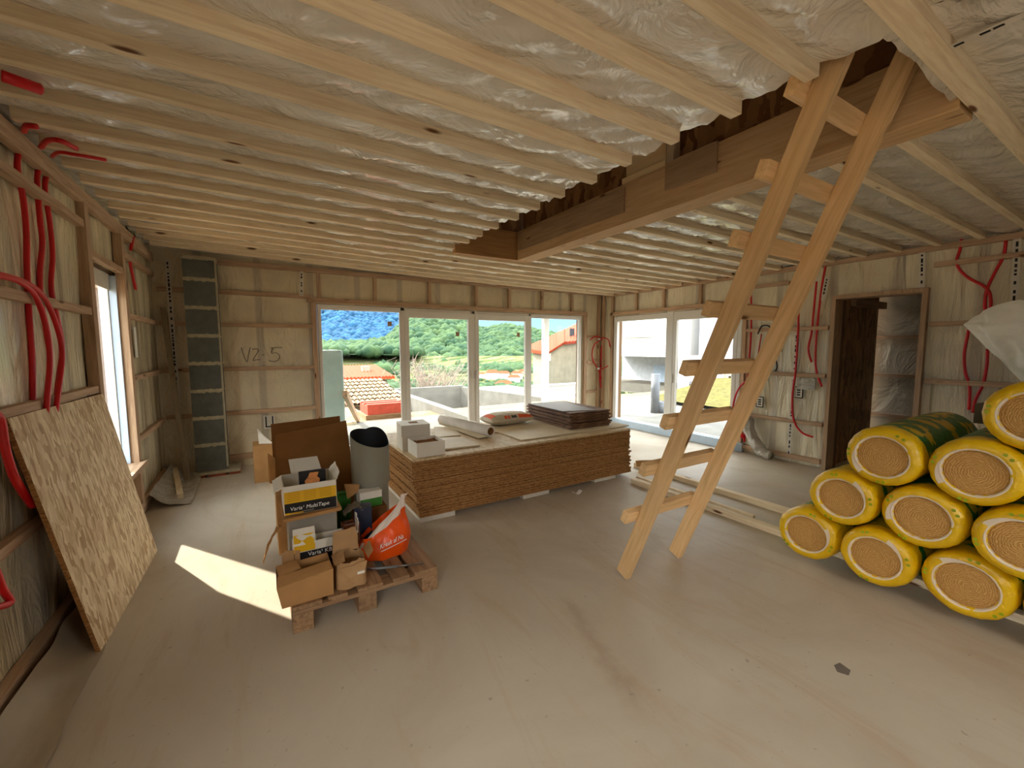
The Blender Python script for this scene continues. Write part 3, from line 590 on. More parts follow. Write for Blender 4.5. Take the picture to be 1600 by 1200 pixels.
for (ax, px, py, pln, lab) in ((1, 421, 659, YB+.015, 'black U shaped print on the back wall film behind the cartons'), (0, 1187, 628, XR+.01, 'small boxed black print on the film behind the ladder'), (0, 1248, 613, XR+.01, 'small boxed black print on the film beside the long red conduit')):
    p = at(px, py, ax, pln); m = MB(); w, h = .065, .09
    if ax == 1:
        m.box(p.x-w, p.y, p.z-h, p.x+w, p.y+.003, p.z+h*.9, 0); m.box(p.x-.045, p.y-.002, p.z-.06, p.x-.03, p.y+.001, p.z+.07, 1); m.box(p.x+.03, p.y-.002, p.z-.06, p.x+.045, p.y+.001, p.z+.07, 1); m.box(p.x-.045, p.y-.002, p.z-.07, p.x+.045, p.y+.001, p.z-.055, 1)
    else:
        w, h = .05, .075; m.box(p.x, p.y-w, p.z-h, p.x+.003, p.y+w, p.z+h, 1); m.box(p.x-.002, p.y-w+.012, p.z-h+.012, p.x+.001, p.y+w-.012, p.z+h-.012, 0)
        for k in range(3): m.box(p.x-.004, p.y-.02, p.z-.04+k*.03, p.x-.001, p.y+.02, p.z-.022+k*.03, 1)
    tag(m.build('printed_label', [TAPEW, BLK]), lab, 'label')
p = at(1259, 600, 0, XR); tag(MB().sheet(lambda u, v: (XR+.0+.01*nz(u*4, v*4, 2), p.y-.1+.2*u, p.z-.07+.14*v), 6, 5, (.002, 0, 0)).build('paper_note', CLEAR), 'crumpled clear pouch hanging beside the long red conduit', 'pouch')
p = at(209, 535, 0, XL-.03); tag(box('paper_note', WHTX, XL-.02, p.y-.04, p.z-.14, XL-.015, p.y+.04, p.z+.14), 'small white paper on the left wall beyond the window', 'note')
# ------------------------------------------------------------------ block column
c = MB(); x0, x1, y0, y1 = -.645, -.34, 5.92, 6.19; z = .06
for k in range(9):
    hgt = .315 if k < 8 else 2.5-z-.0
    if z+hgt > 2.5: hgt = 2.5-z
    c.box(x0, y0, z+.008, x1, y1, z+hgt-.008, 0)
    c.grid(lambda u, v, z=z, hgt=hgt: (x0-.004+(x1-x0+.008)*u, y0-.006-.006*nz(u*9, k, v), z+hgt-.02+.04*v+(.014+.012*nz(k*5.3, 1, 1))*nz(u*9+k*3, k*3, 5+3*v)), 20, 3, 1); z += hgt
    if z >= 2.49: break
c.box(x0+.01, y0+.01, .06, x1-.01, y1-.01, 2.5, 1)
c.box(x1-.012, y0-.004, .1, x1+.006, y0+.02, 2.49, 1)
c.box(x0-.02, y0-.03, .03, x1+.12, y1, .06, 1)
for k, (a, b) in enumerate(((-.66, -.56), (-.53, -.36), (-.33, -.22))): c.box(a, y0-.02, 0, b, y1-.02, .035, 2)
tag(c.build('block_column', [BLOCKM, MORT, BRICK]), 'grey concrete block column with rough mortar joints against the back wall', 'column')
a = at(243, 482, 1, 6.12); a.z = min(a.z, 2.0)
tag(MB().beam((-.86, 6.10, 1.95), (-.72, 5.82, .01), .05, .035, (1, 0, 0)).build('leaning_plank', wood('grey_plank', 2, (104, 92, 74), (134, 120, 98))), 'thin grey plank leaning in the left back corner beside the block column', 'plank')
# ------------------------------------------------------------------ leaning strand board on the left
b0, b1 = Vector((-.72, 2.72, .0)), Vector((-.69, 3.93, .0)); t0, t1 = Vector((-.905, 2.60, 1.205)), Vector((-.905, 3.90, 1.19))
nrm = (b1-b0).cross(t0-b0).normalized(); nrm = nrm if nrm.x > 0 else -nrm; th = nrm*-.02
m = MB().hexa([b0+th+Vector((0, 0, .006)), b0, b1, b1+th+Vector((0, 0, .006)), t0+th, t0, t1, t1+th])
m.f = [list(reversed(f)) for f in m.f]; m.mi = [1, 1, 1, 0, 1, 1]
tag(m.build('strand_board', [OSBZ, EDGE], bevel=.001), 'single pale strand board sheet leaning against the left wall', 'board')
# loose planks and film on floor along left wall
tag(MB().beam((-.70, 5.15, .03), (-.86, 6.1, .09), .05, .06).build('floor_plank', PINE[1]), 'short fresh plank on the floor beyond the left window', 'plank')
tag(MB().sheet(lambda u, v: (-.89+.17*u+.03*nz(v*9, 0, 2), 1.2+2.4*v, .008+.012*abs(nz(u*4, v*8, 3))+.1*(1-u)**4), 14, 60, (0, 0, -.003)).build('floor_film', plain('dusty_film', (170, 154, 130), .7, .15, .1, 3, .3)), 'strip of milky film lying on the floor along the left wall', 'film')
tag(MB().sheet(lambda u, v: (-.9+.3*u, 4.95+1.2*v, .012+.03*abs(nz(u*4, v*6, 7))+.14*(1-u)**3), 10, 24, (0, 0, -.003)).build('floor_film', CLEAR), 'film turned up at the foot of the left wall beyond the window', 'film')
# ------------------------------------------------------------------ stack of strand boards
XS0, XS1, YS0, YS1 = 1.12, 3.66, 3.36, 4.58
for i, x in enumerate((1.3, 2.35, 3.3)):
    tag(box('bearer', plain('pale_bearer', (206, 198, 184), .7), x-.16, YS0+.01+i*.01, 0, x+.16, YS1-.04, .045, bevel=.004), f'pale bearer under the board stack, {("left", "middle", "right")[i]} one', 'bearer', 'bearers under the board stack')
z = .046; NS = 24
sheet0 = None
for k in range(NS):
    th_ = .0215; dx, dy, sx = R.uniform(-.012, .012), R.uniform(-.006, .006), R.uniform(-.012, .012)
    if k in (5, 14): dx -= .02; dy -= .008
    top = k == NS-1
    o = MB().box(XS0+dx-.05*(k/NS), YS0+dy, z+.0014, XS1+dx+sx-.02*(k/NS), YS1+dy, z+th_-.001).build('stacked_board', [EDGE] if not top else [OSBY], bevel=.0012)
    if top: tag(o, 'topmost strand board of the big stack, its pale face in view', 'board', 'strand boards in the big stack')
    else: tag(o, 'strand board in the big stack below the topmost sheet', 'board', 'strand boards in the big stack')
    z += th_
ZT = z
# ragged edge flakes are on the board edges; loose boards on the stack top
def slab(name, mat, pts, z0, z1, lab, cat, g=None, bev=.001):
    vs = [Vector((p[0], p[1], z0)) for p in pts]+[Vector((p[0], p[1], z1)) for p in pts]; n = len(pts)
    m = MB().add(vs, [tuple(reversed(range(n))), tuple(range(n, 2*n))]+[(i, (i+1) % n, (i+1) % n+n, i+n) for i in range(n)])
    return tag(m.build(name, mat, bevel=bev), lab, cat, g)
PLY = plain('pale_board', (214, 196, 164), .6, .3, .08, 5)
def zp(x, y, z): v = at(x, y, 2, z); return (v.x, v.y)
GB = 'loose boards on the stack'
slab('loose_board', PLY, [zp(690, 704, ZT), zp(750, 697, ZT), zp(722, 684, ZT), zp(690, 686, ZT)], ZT+.001, ZT+.014, 'square pale offcut on the stack right of the white boxes', 'board', GB)
slab('loose_board', PLY, [zp(680, 685, ZT), zp(720, 681, ZT), zp(708, 669, ZT), zp(678, 668, ZT)], ZT+.001, ZT+.012, 'pale offcut behind the white boxes left of the white tube', 'board', GB)
slab('loose_board', PLY, [zp(815, 689, ZT), zp(983, 666, ZT), (3.7, 4.55), zp(790, 672, ZT) if 0 else (2.0, 4.3), zp(780, 677, ZT)], ZT+.001, ZT+.012, 'wide pale sheet on the stack under the dark board pile', 'board', GB)
slab('loose_board', PLY, [zp(748, 687, ZT), zp(762, 685, ZT), zp(700, 662, ZT), zp(685, 664, ZT)], ZT+.0125, ZT+.02, 'narrow pale strip lying beside the white tube', 'board', GB)
# white boxes
def obox(name, mat, x0, y0, z0, x1, y1, z1, lab, cat, ang=0, g=None, bev=.002, kids=()):
    c = Vector(((x0+x1)/2, (y0+y1)/2, z0)); e = empty(name, c, lab, cat, g)
    MB().box(x0, y0, z0, x1, y1, z1).build('body', mat, e, bev)
    for nm, mt, a in kids: MB().box(*a).build(nm, mt, e, .001)
    e.rotation_euler.z = ang; return e
GWB = 'white boxes on the board stack'
obox('carton', CARDW, 1.10, 3.66, ZT, 1.36, 3.92, ZT+.13, 'white carton at the back left of the board stack, lower one', 'box', -.1, GWB)
obox('carton', CARDW, 1.10, 3.67, ZT+.131, 1.36, 3.93, ZT+.235, 'cream carton topmost on the board stack with torn brown lid', 'box', -.12, GWB, kids=(('tear', CARDD, (1.19, 3.76, ZT+.234, 1.27, 3.84, ZT+.238)),))
e = empty('carton', (1.25, 3.53, ZT), 'low open white carton at the stack front corner, torn brown rim inside', 'box', GWB)
m = MB(); x0, y0, x1, y1, h = 1.13, 3.40, 1.385, 3.65, .125
m.box(x0, y0, ZT, x1, y0+.006, ZT+h); m.box(x0, y1-.006, ZT, x1, y1, ZT+h); m.box(x0, y0+.006, ZT, x0+.006, y1-.006, ZT+h); m.box(x1-.006, y0+.006, ZT, x1, y1-.006, ZT+h); m.box(x0+.006, y0+.006, ZT, x1-.006, y1-.006, ZT+.006)
m.build('body', CARDW, e); MB().grid(lambda u, v: (x0+.008+(x1-x0-.016)*u, y0+.008+(y1-y0-.016)*v, ZT+h-.03+.02*nz(u*7, v*7, 3)), 16, 12).build('contents', CARDD, e)
# white tube
p0 = Vector((1.93, 4.50, ZT+.062)); p1 = Vector((2.07, 3.70, ZT+.062))
p0 = at(690, 655, 2, ZT+.062); p1 = at(767, 674, 2, ZT+.062)
d = (p1-p0).normalized(); q = Vector((-d.y, d.x, 0)); m = MB(); n = 28; vs = []; fs = []
for (pp, rr) in ((p0, .03), (p0, .055), (p1, .055), (p1, .041), (p0, .041)):
    for k in range(n): t = 2*math.pi*k/n; vs.append(pp+q*(rr*math.cos(t))+Vector((0, 0, rr*math.sin(t))))
for j in range(1, 4):
    for k in range(n): fs.append((j*n+k, j*n+(k+1) % n, (j+1)*n+(k+1) % n, (j+1)*n+k))
e = empty('tube_roll', (p0+p1)/2-Vector((0, 0, .06)), 'white paper roll on a brown core lying across the board stack', 'roll')
m.add(vs, fs, 0, True); m.build('paper', plain('white_paper', (232, 224, 214), .5), e)
m = MB(); m.v = []; vs2 = []
for (pp, rr) in ((p0+d*.01, .0405), (p1-d*.004, .0405), (p1-d*.004, .034), (p0+d*.01, .034)):
    for k in range(n): t = 2*math.pi*k/n; vs2.append(pp+q*(rr*math.cos(t))+Vector((0, 0, rr*math.sin(t))))
m.add(vs2, [(j*n+k, j*n+(k+1) % n, (j+1)*n+(k+1) % n, (j+1)*n+k) for j in range(3) for k in range(n)], 0, True); m.build('core', CARDD, e)
# sack lying on the stack
def pillow(name, mat, x0, x1, y0, y1, z0, h, seed, lab, cat, ang=0, prints=()):
    e = empty(name, ((x0+x1)/2, (y0+y1)/2, z0), lab, cat); m = MB()
    def f(s):
        def g(u, v):
            a = max(0, 1-abs(2*u-1)**4)*max(0, 1-abs(2*v-1)**3); b = a**.55
            return (x0+(x1-x0)*u, y0+(y1-y0)*v, z0+h*.42+(s*h*.5*b)*(1 if s > 0 else .84)+(.012*nz(u*7, v*7, seed) if s > 0 else 0)*b)
        return g
    m.grid(f(1), 28, 18); m.grid(lambda u, v: f(-1)(1-u, v), 28, 18); o = m.build('sack', mat, e); e.rotation_euler.z = ang
    for (u0, u1, v0, v1, mt) in prints: MB().grid(lambda u, v: Vector(f(1)(u0+(u1-u0)*u, v0+(v1-v0)*v))+Vector((0, -.002, .003)), 10, 6).build('print', mt, e)
    return e
p = at(790, 660, 2, ZT+.02); OPR = plain('orange_print', (232, 92, 34), .6)
e = pillow('cement_sack', SACK, p.x-.3, p.x+.3, p.y-.2, p.y+.14, ZT+.013, .15, 4, 'pale paper sack with orange print lying on the board stack', 'sack', .0, ((.03, .14, .15, .8, OPR), (.3, .36, .02, .12, OPR), (.38, .42, .02, .12, OPR), (.46, .58, .03, .12, plain('dark_print', (70, 62, 60))), (.62, .94, .02, .13, OPR)))
obox('carton', CARDW, at(722, 600, 1, 4.4).x, 4.40, ZT+.001, at(722, 600, 1, 4.4).x+.2, 4.54, ZT+.05, 'flat white box behind the white paper roll', 'box', 0, GWB)
# dark fibre boards
XD0, YD0 = 3.0, 3.62
pts = [zp(897, 674, ZT+.02), zp(957, 666, ZT+.02), zp(811, 645, ZT+.02)]
A = Vector((3.06, 3.66, 0)); z = ZT+.014; GF = 'dark fibre boards on the stack'
ND = 9
for k in range(ND):
    dx, dy = R.uniform(-.025, .025), R.uniform(-.02, .02); th_ = .02
    P = [(2.99+dx, 3.63+dy), (3.55+dx, 3.585+dy), (3.80+dx, 4.55+dy), (3.06+dx, 4.57+dy)] if 0 else [(2.98+dx, 3.62+dy), (3.56+dx, 3.60+dy), (3.60+dx, 4.54+dy), (3.02+dx, 4.56+dy)]
    slab('fibre_board', FIBRE, P, z+.001, z+th_-.001, ('topmost dark brown fibre board of the pile on the stack' if k == ND-1 else 'dark brown fibre board in the pile on the stack below its topmost sheet'), 'board', GF, .002); z += th_
slab('cover_sheet', GREYCARD, [(2.99, 3.78), (3.38, 3.64), (3.55, 4.5), (3.02, 4.54)], z+.0005, z+.006, 'grey sheet lying on top of the dark board pile', 'sheet')
# ------------------------------------------------------------------ pallet
pl_ = empty('pallet', (.5, 2.97, 0), 'worn wooden pallet carrying cartons and the orange bag', 'pallet')
PX0, PX1, PY0, PY1 = .10, .90, 2.37, 3.57
for (a, b) in ((.10, .245), (.275, .375), (.43, .57), (.625, .725), (.755, .90)): MB().box(a, PY0, .122, b, PY1, .144).build('deck_board', PALW, pl_, .002)
for y in (PY0, 2.90, PY1-.145): MB().box(PX0, y, .1, PX1, y+.12, .122).build('cross_board', PALX, pl_, .002)
for y in (PY0, 2.90, PY1-.145):
    for x in (PX0, .43, PX1-.1): MB().box(x, y, .022, x+.1, y+.12, .1).build('block', PALW, pl_, .003)
for x in (PX0, .43, PX1-.1): MB().box(x, PY0, 0, x+.1, PY1, .022).build('bottom_board', PALW, pl_, .002)
ZP = .1445
# --- helper: open carton in a frame set on the pallet
def open_carton(x0, x1, y0, y1, z0, h, mat, inside, lab, ang=0, flaps=(), name='carton', g='cartons on the pallet'):
    e = empty(name, ((x0+x1)/2, (y0+y1)/2, z0), lab, 'box', g); m = MB(); t = .005
    m.box(x0, y0, z0, x1, y0+t, z0+h); m.box(x0, y1-t, z0, x1, y1, z0+h); m.box(x0, y0+t, z0, x0+t, y1-t, z0+h); m.box(x1-t, y0+t, z0, x1, y1-t, z0+h); m.box(x0+t, y0+t, z0, x1-t, y1-t, z0+t)
    m.build('body', mat, e, .0015)
    for (p0, p1, p2, p3) in flaps:
        p0, p1, p2, p3 = map(Vector, (p0, p1, p2, p3)); nn = (p1-p0).cross(p3-p0).normalized()*.004
        MB().sheet(lambda u, v: p0.lerp(p1, u).lerp(p3.lerp(p2, u), v)+nn*2*nz(u*3, v*3, p0.x*9), 5, 4, nn).build('flap', inside, e)
    e.rotation_euler.z = ang; return e
def face(x0, x1, y, z0, z1, mat, e, nm='print', off=.0015): return MB().box(x0, y-off, z0, x1, y+.0005, z1).build(nm, mat, e)
# front left brown carton (closed, sagging)
e = empty('carton', (.17, 2.48, ZP), 'brown carton with half closed lid at the front left of the pallet', 'box', 'cartons on the pallet')
x0, x1, y0, y1, h = .035, .305, 2.39, 2.60, .145
m = MB().hexa([(x0+.02, y0, ZP), (x1, y0+.005, ZP), (x1-.005, y1, ZP), (x0+.03, y1, ZP), (x0, y0-.004, ZP+h-.03), (x1+.003, y0, ZP+h), (x1, y1, ZP+h+.005), (x0+.005, y1, ZP+h-.01)])
m.f = [f for i, f in enumerate(m.f) if i != 1]; m.mi.pop(); m.sm.pop(); m.build('body', CARD, e)
z_ = ZP+h
for pts4 in (((x0, y0-.004, z_-.03), (x1+.003, y0, z_), (x1-.005, y0+.085, z_+.012), (x0+.01, y0+.085, z_-.012)), ((x0+.005, y1, z_-.01), (x0+.11, y1, z_), (x0+.12, y0+.09, z_+.006), (x0+.012, y0+.09, z_-.012))):
    p = [Vector(a) for a in pts4]; MB().sheet(lambda u, v: p[0].lerp(p[1], u).lerp(p[3].lerp(p[2], u), v)+Vector((0, 0, .004*nz(u*5, v*5, 2))), 6, 4, (0, 0, .004)).build('flap', CARD, e)
MB().box(x0+.02, y0+.02, ZP+.002, x1-.02, y1-.01, z_-.04).build('contents', CARDI, e)
# torn paper bag beside it
e = empty('paper_bag', (.41, 2.49, ZP), 'torn open brown paper bag at the front edge of the pallet', 'bag')
def pb(u, v):
    t = 2*math.pi*u; r = (.095+.012*nz(math.cos(t)*2, math.sin(t)*2, v*2))*(1-.1*v*v); c_, s_ = math.cos(t), math.sin(t); k = (abs(c_)**4+abs(s_)**4)**-.25
    return (.41+r*.93*k*c_+.02*v*0, 2.49+r*.9*k*s_, ZP+.15*v+(.02*nz(c_*3, s_*3, 9) if v > .9 else 0))
MB().grid(pb, 40, 10).grid(lambda u, v: (.41+(Vector(pb(u, 0)).x-.41)*v, 2.49+(Vector(pb(u, 0)).y-2.49)*v, ZP+.001), 40, 2).build('body', SACKT, e)
MB().grid(lambda u, v: (.41+(Vector(pb(u, 0)).x-.41)*v*.9, 2.49+(Vector(pb(u, 0)).y-2.49)*v*.9, ZP+.1+.01*nz(u*5, v*5, 2)), 30, 3).build('contents', CARDI, e)
for pts4 in (((.33, 2.57, ZP+.14), (.48, 2.58, ZP+.14), (.47, 2.60, ZP+.27), (.34, 2.59, ZP+.265)), ((.32, 2.42, ZP+.145), (.32, 2.55, ZP+.145), (.385, 2.53, ZP+.17), (.375, 2.42, ZP+.155)), ((.50, 2.42, ZP+.14), (.50, 2.56, ZP+.145), (.54, 2.55, ZP+.185), (.535, 2.44, ZP+.17)), ((.34, 2.395, ZP+.13), (.49, 2.40, ZP+.14), (.47, 2.375, ZP+.09), (.39, 2.38, ZP+.07))):
    p = [Vector(a) for a in pts4]; MB().sheet(lambda u, v: p[0].lerp(p[1], u).lerp(p[3].lerp(p[2], u), v)+Vector((0, .006*nz(u*5, v*5, 1), .008*nz(u*5, v*5, 2))), 6, 4, (0, .003, .001)).build('flap', SACKT, e)
MB().box(.43, 2.373, ZP+.085, .47, 2.379, ZP+.1).build('label', CARDW, e)
# "KB 1" carton
YK = 2.66; k0 = at(458, 850, 1, YK).x; k1 = at(524, 850, 1, YK).x; zt = at(475, 825, 1, YK).z; 
e = open_carton(k0, k1+.13, YK, YK+.10, ZP, zt-ZP-.09, CARDW, CARDW, 'cut open white, yellow and black carton reading Varia KB 1', 0,
    [((k0, YK, zt-.1), (k0+.12, YK, zt-.1), (k0+.115, YK+.004, zt), (k0, YK+.004, zt)), ((k1+.13, YK+.0, zt-.1), (k1+.13, YK+.095, zt-.1), (k1+.14, YK+.095, zt+.0), (k1+.14, YK+.03, zt-.03))])
zb = at(500, 868, 1, YK).z
face(k0+.004, k0+.115, YK-.001, zb+.05, zt-.035, YEL, e); face(k0+.002, k1+.128, YK, ZP+.002, zb+.045, BLK, e); face(k1+.09, k1+.128, YK-.001, zb+.05, zb+.085, YEL, e)
text('Varia\u00b9 KB 1', .034, WHTX, e, (k0+.075, YK-.003, zb+.016), (math.pi/2, 0, 0))
MB().box(k0+.02, YK+.015, ZP+.006, k1+.11, YK+.09, zb+.03).build('contents', plain('grey_contents', (86, 82, 76), .6, .3, .3, 12), e)
# "MultiTape" carton on top of it (rests on KB carton, tilted)
YM = 2.74; m0 = at(443, 780, 1, YM).x; m1 = at(526, 770, 1, YM).x; zbm = at(485, 799, 1, YM).z; ztm = at(485, 750, 1, YM).z
H_ = ztm-zbm
tray = MB().sheet(lambda u, v: (m0-.01+(m1-m0+.03)*u, YM-.03+.34*v, zbm-.03+.012*u+.006*nz(u*3, v*3, 1)), 8, 6, (0, 0, .02)); tag(tray.build('cardboard_tray', CARD), 'bent brown cardboard lid between the two printed cartons', 'cardboard')
e = open_carton(m0, m1, YM, YM+.28, zbm, H_-.02, CARDW, CARDW, 'white, yellow and black carton reading Varia MultiTape, topmost on the pallet', 0,
    [((m0+.06, YM+.272, zbm+H_-.02), (m1-.05, YM+.272, zbm+H_-.02), (m1-.07, YM+.30, zbm+H_+.07), (m0+.05, YM+.30, zbm+H_+.07)), ((m1, YM, zbm+H_-.02), (m1, YM+.27, zbm+H_-.02), (m1+.03, YM+.26, zbm+H_+.03), (m1+.02, YM+.02, zbm+H_+.02)),
     ((m0, YM+.27, zbm+H_-.02), (m0, YM, zbm+H_-.02), (m0-.05, YM+.02, zbm+H_-.05), (m0-.05, YM+.25, zbm+H_-.04))])
zy = zbm+H_*.36; face(m0+.003, m1-.003, YM, zy, zbm+H_-.055, YEL, e); face(m0+.003, m1-.003, YM, zbm+.002, zy, BLK, e); face(m0+.003, m0+.1, YM-.001, zbm+.002, zbm+.014, YEL, e)
text('Varia\u00b9 MultiTape', .032, WHTX, e, (m0+.03, YM-.003, zy-.045), (math.pi/2, 0, 0), shear=.15)
for k in range(2): face(m0+.03, m0+.16, YM-.001, zy-.06-.01*k, zy-.056-.01*k, GREYP, e)
YDK = plain('ochre_print', (198, 144, 10), .5)
for c3 in range(3):
    for k in range(5): face(m0+.02+c3*(m1-m0-.03)/3, m0+.0+(c3+1)*(m1-m0-.03)/3, YM-.001, zy+.012+k*.012, zy+.016+k*.012, YDK, e)
obox('carton', plain('grey_carton', (150, 142, 130), .8), m0+.02, 2.775, ZP, m1+.0, 3.02, zbm-.035, 'grey-brown carton carrying the topmost printed carton, half hidden behind the lower one', 'box', 0, 'cartons on the pallet')
# things in the top carton
c1 = obox('glove_packet', BLK, m0+.09, YM+.06, zbm+.01, m0+.24, YM+.10, zbm+H_+.035, 'dark packet with a picture of an orange glove, standing in the top carton', 'packet')
g = MB().tube([(m0+.165, YM+.056, zbm+H_-.05), (m0+.165, YM+.056, zbm+H_+.02)], [.034, .02], 12, sub=1)
MB().lathe([(.0, 0), (.034, 0)], 18).build('x', BLK) if 0 else None
gm = MB(); gl = [(0.125, -.05), (.15, -.06), (.2, -.05), (.205, -.015), (.19, .0), (.2, .028), (.15, .03), (.14, .005), (.12, -.02)]
gm.add([(m0+a, YM+.0575, zbm+H_+b) for a, b in gl], [tuple(range(len(gl)))]); gm.add([(m0+a, YM+.0595, zbm+H_+b) for a, b in gl], [tuple(reversed(range(len(gl))))]); gm.build('picture', plain('glove_orange', (222, 146, 84), .6, .3, .25, 30), c1)
# brown inner pieces left of cartons (crumpled)
tag(MB().sheet(lambda u, v: (m0-.02-.1*u, YM-.02+.06*v+.05*u, zbm-.05-.2*u*u-.05*v+.02*nz(u*6, v*6, 4)), 12, 6, (.003, -.003, .002)).build('torn_cardboard', CARD), 'torn cardboard strip hanging off the left side of the cartons', 'cardboard')
tag(MB().sheet(lambda u, v: (k0-.06+.09*u, YK+.02-.03*u, ZP+.03+.15*v+.02*nz(u*6, v*6, 8)), 8, 8, (.003, .004, 0)).build('torn_cardboard', SACKT), 'crumpled brown paper between the two lower cartons on the pallet', 'cardboard')
# side carton bodies behind
obox('carton', CARD, m0-.03, YM+.30, ZP, m0+.33, YM+.62, zbm+.04, 'plain carton at the back of the pallet under the large cardboard', 'box', 0, 'cartons on the pallet')
# large opened cardboard at the back
def q4(name, mat, pts, lab, cat, th=(0, .006, 0), wav=.012, g=None):
    p = [Vector(a) for a in pts]; return tag(MB().sheet(lambda u, v: p[0].lerp(p[1], u).lerp(p[3].lerp(p[2], u), v)+Vector((0, wav*nz(u*2.5, v*2.5, 3), 0)), 14, 12, th).build(name, mat), lab, cat, g)
YF = 3.40
q4('cardboard_sheet', CARDD, [Vector((at(437, 776, 1, YF).x, YF, ZP)), Vector((at(560, 776, 1, YF).x, YF, ZP)), at(541, 657, 1, YF), at(428, 681, 1, YF)], 'large brown cardboard panel standing on the pallet, front one', 'cardboard', g='large cardboard panels')
q4('cardboard_sheet', CARDD, [Vector((at(430, 760, 1, YF+.12).x, YF+.12, ZP)), Vector((at(545, 760, 1, YF+.12).x, YF+.12, ZP)), at(531, 650, 1, YF+.12), at(423, 663, 1, YF+.12)], 'large brown cardboard panel standing on the pallet, back one', 'cardboard', g='large cardboard panels')
q4('cardboard_sheet', CARD, [at(421, 755, 1, YF-.02), at(431, 757, 1, YF-.02), at(430, 716, 1, YF-.02), at(418, 708, 1, YF-.02)], 'narrow side flap of pale cardboard left of the large panels', 'cardboard', wav=.004)
# small carton on the floor behind
sb0 = at(398, 752, 2, 0); sb1 = at(425, 752, 2, 0)
e = obox('carton', CARD, sb0.x, sb0.y-.1, 0, sb0.x+.24, sb0.y+.18, .42, 'small brown carton on the floor near the back wall', 'box')
q4('paper_sheet', CARDW, [(sb0.x+.06, sb0.y, .42), (sb0.x+.2, sb0.y-.05, .42), (sb0.x+.12, sb0.y-.0, .5), (sb0.x+.05, sb0.y, .6)], 'torn white paper sticking out of the small carton', 'paper')
# grey rolled sheet
tx = at(578, 700, 1, 3.15).x; ty = 3.15; rr = .135
tb = empty('sheet_roll', (tx, ty, ZP), 'upright roll of grey sheet, black inside, behind the orange bag', 'roll')
def slant(u): return at(578, 684, 1, ty).z+.055*math.sin(2*math.pi*u-.6)
zlo = at(578, 752, 1, ty).z
def cyl(r, zb_, ztf, mat, nm, flip=False):
    m = MB(); m.grid(lambda u, v: (tx+r*math.cos(2*math.pi*u), ty+r*math.sin(2*math.pi*u), zb_+(ztf(u)-zb_)*v), 48, 6)
    if flip: m.f = [list(reversed(f)) for f in m.f]
    return m.build(nm, mat, tb)
cyl(rr, zlo, slant, GREYP, 'outer_sheet'); cyl(rr-.004, zlo, lambda u: slant(u)+.0, DARKP, 'inner_face', True)
cyl(rr-.012, ZP, lambda u: zlo+.02, GREYP, 'lower_roll')
m = MB(); m.grid(lambda u, v: (tx+(rr-.002)*math.cos(2*math.pi*(u*.4-.05)), ty+(rr-.002)*math.sin(2*math.pi*(u*.4-.05)), slant(u*.4-.05)-.02+(.06*math.sin(math.pi*min(1, u*1.2)))*v), 20, 3); m.build('tongue', DARKP, tb)
# small things among cartons
yy = 2.95; gx0 = at(562, 790, 1, yy).x; gx1 = at(597, 790, 1, yy).x; g0 = at(580, 792, 1, yy).z; g1 = at(580, 768, 1, yy).z
obox('carton', CARDI, gx0-.03, yy-.02, ZP, gx1+.03, yy+.04+.08, g0-.001, 'dark carton under the white and green box', 'box', 0, 'cartons on the pallet')
e = obox('carton', CARDW, gx0, yy, g0, gx1, yy+.1, g1, 'small white and green box beside the grey roll', 'box', .05, 'cartons on the pallet')
face(gx0+.002, gx1-.002, yy, g0+.002, g0+(g1-g0)*.55, GREEN, e)
obox('carton', GREEN, at(527, 780, 1, 3.1).x, 3.1, ZP, at(548, 780, 1, 3.1).x, 3.16, at(535, 771, 1, 3.1).z, 'dark green packet between the cardboard and the grey roll', 'packet', 0)
q4('cardboard_sheet', CARD, [at(543, 780, 1, 3.0), at(560, 768, 1, 3.0), at(562, 757, 1, 3.0), at(538, 757, 1, 3.0)], 'small bent cardboard flap beside the green packet', 'cardboard', wav=.004)
yn = 2.80; a = at(556, 815, 1, yn); b = at(583, 815, 1, yn); zt_ = at(570, 793, 1, yn).z
obox('plastic_case', NAVY, a.x, yn, ZP, b.x, yn+.1, zt_, 'dark navy plastic case standing behind the orange bag', 'case', -.15)
a = at(536, 835, 1, 2.72); b = at(562, 835, 1, 2.72)
obox('amber_container', BROWNB, a.x, 2.72, ZP, b.x, 2.79, at(550, 818, 1, 2.72).z, 'glossy amber brown container between the cartons and the orange bag', 'container', .1)
tag(MB().sheet(lambda u, v: (at(537, 800, 1, 2.85).x+.14*u, 2.80+.1*v, at(550, 790, 1, 2.85).z-.05+.05*math.sin(math.pi*u)+.03*nz(u*6, v*6, 3)), 12, 8, (0, 0, .004)).build('crumpled_film', plain('smoke_film', (120, 108, 90), .3, .5, .2, 8)), 'crumpled smoky plastic film behind the amber container', 'film')
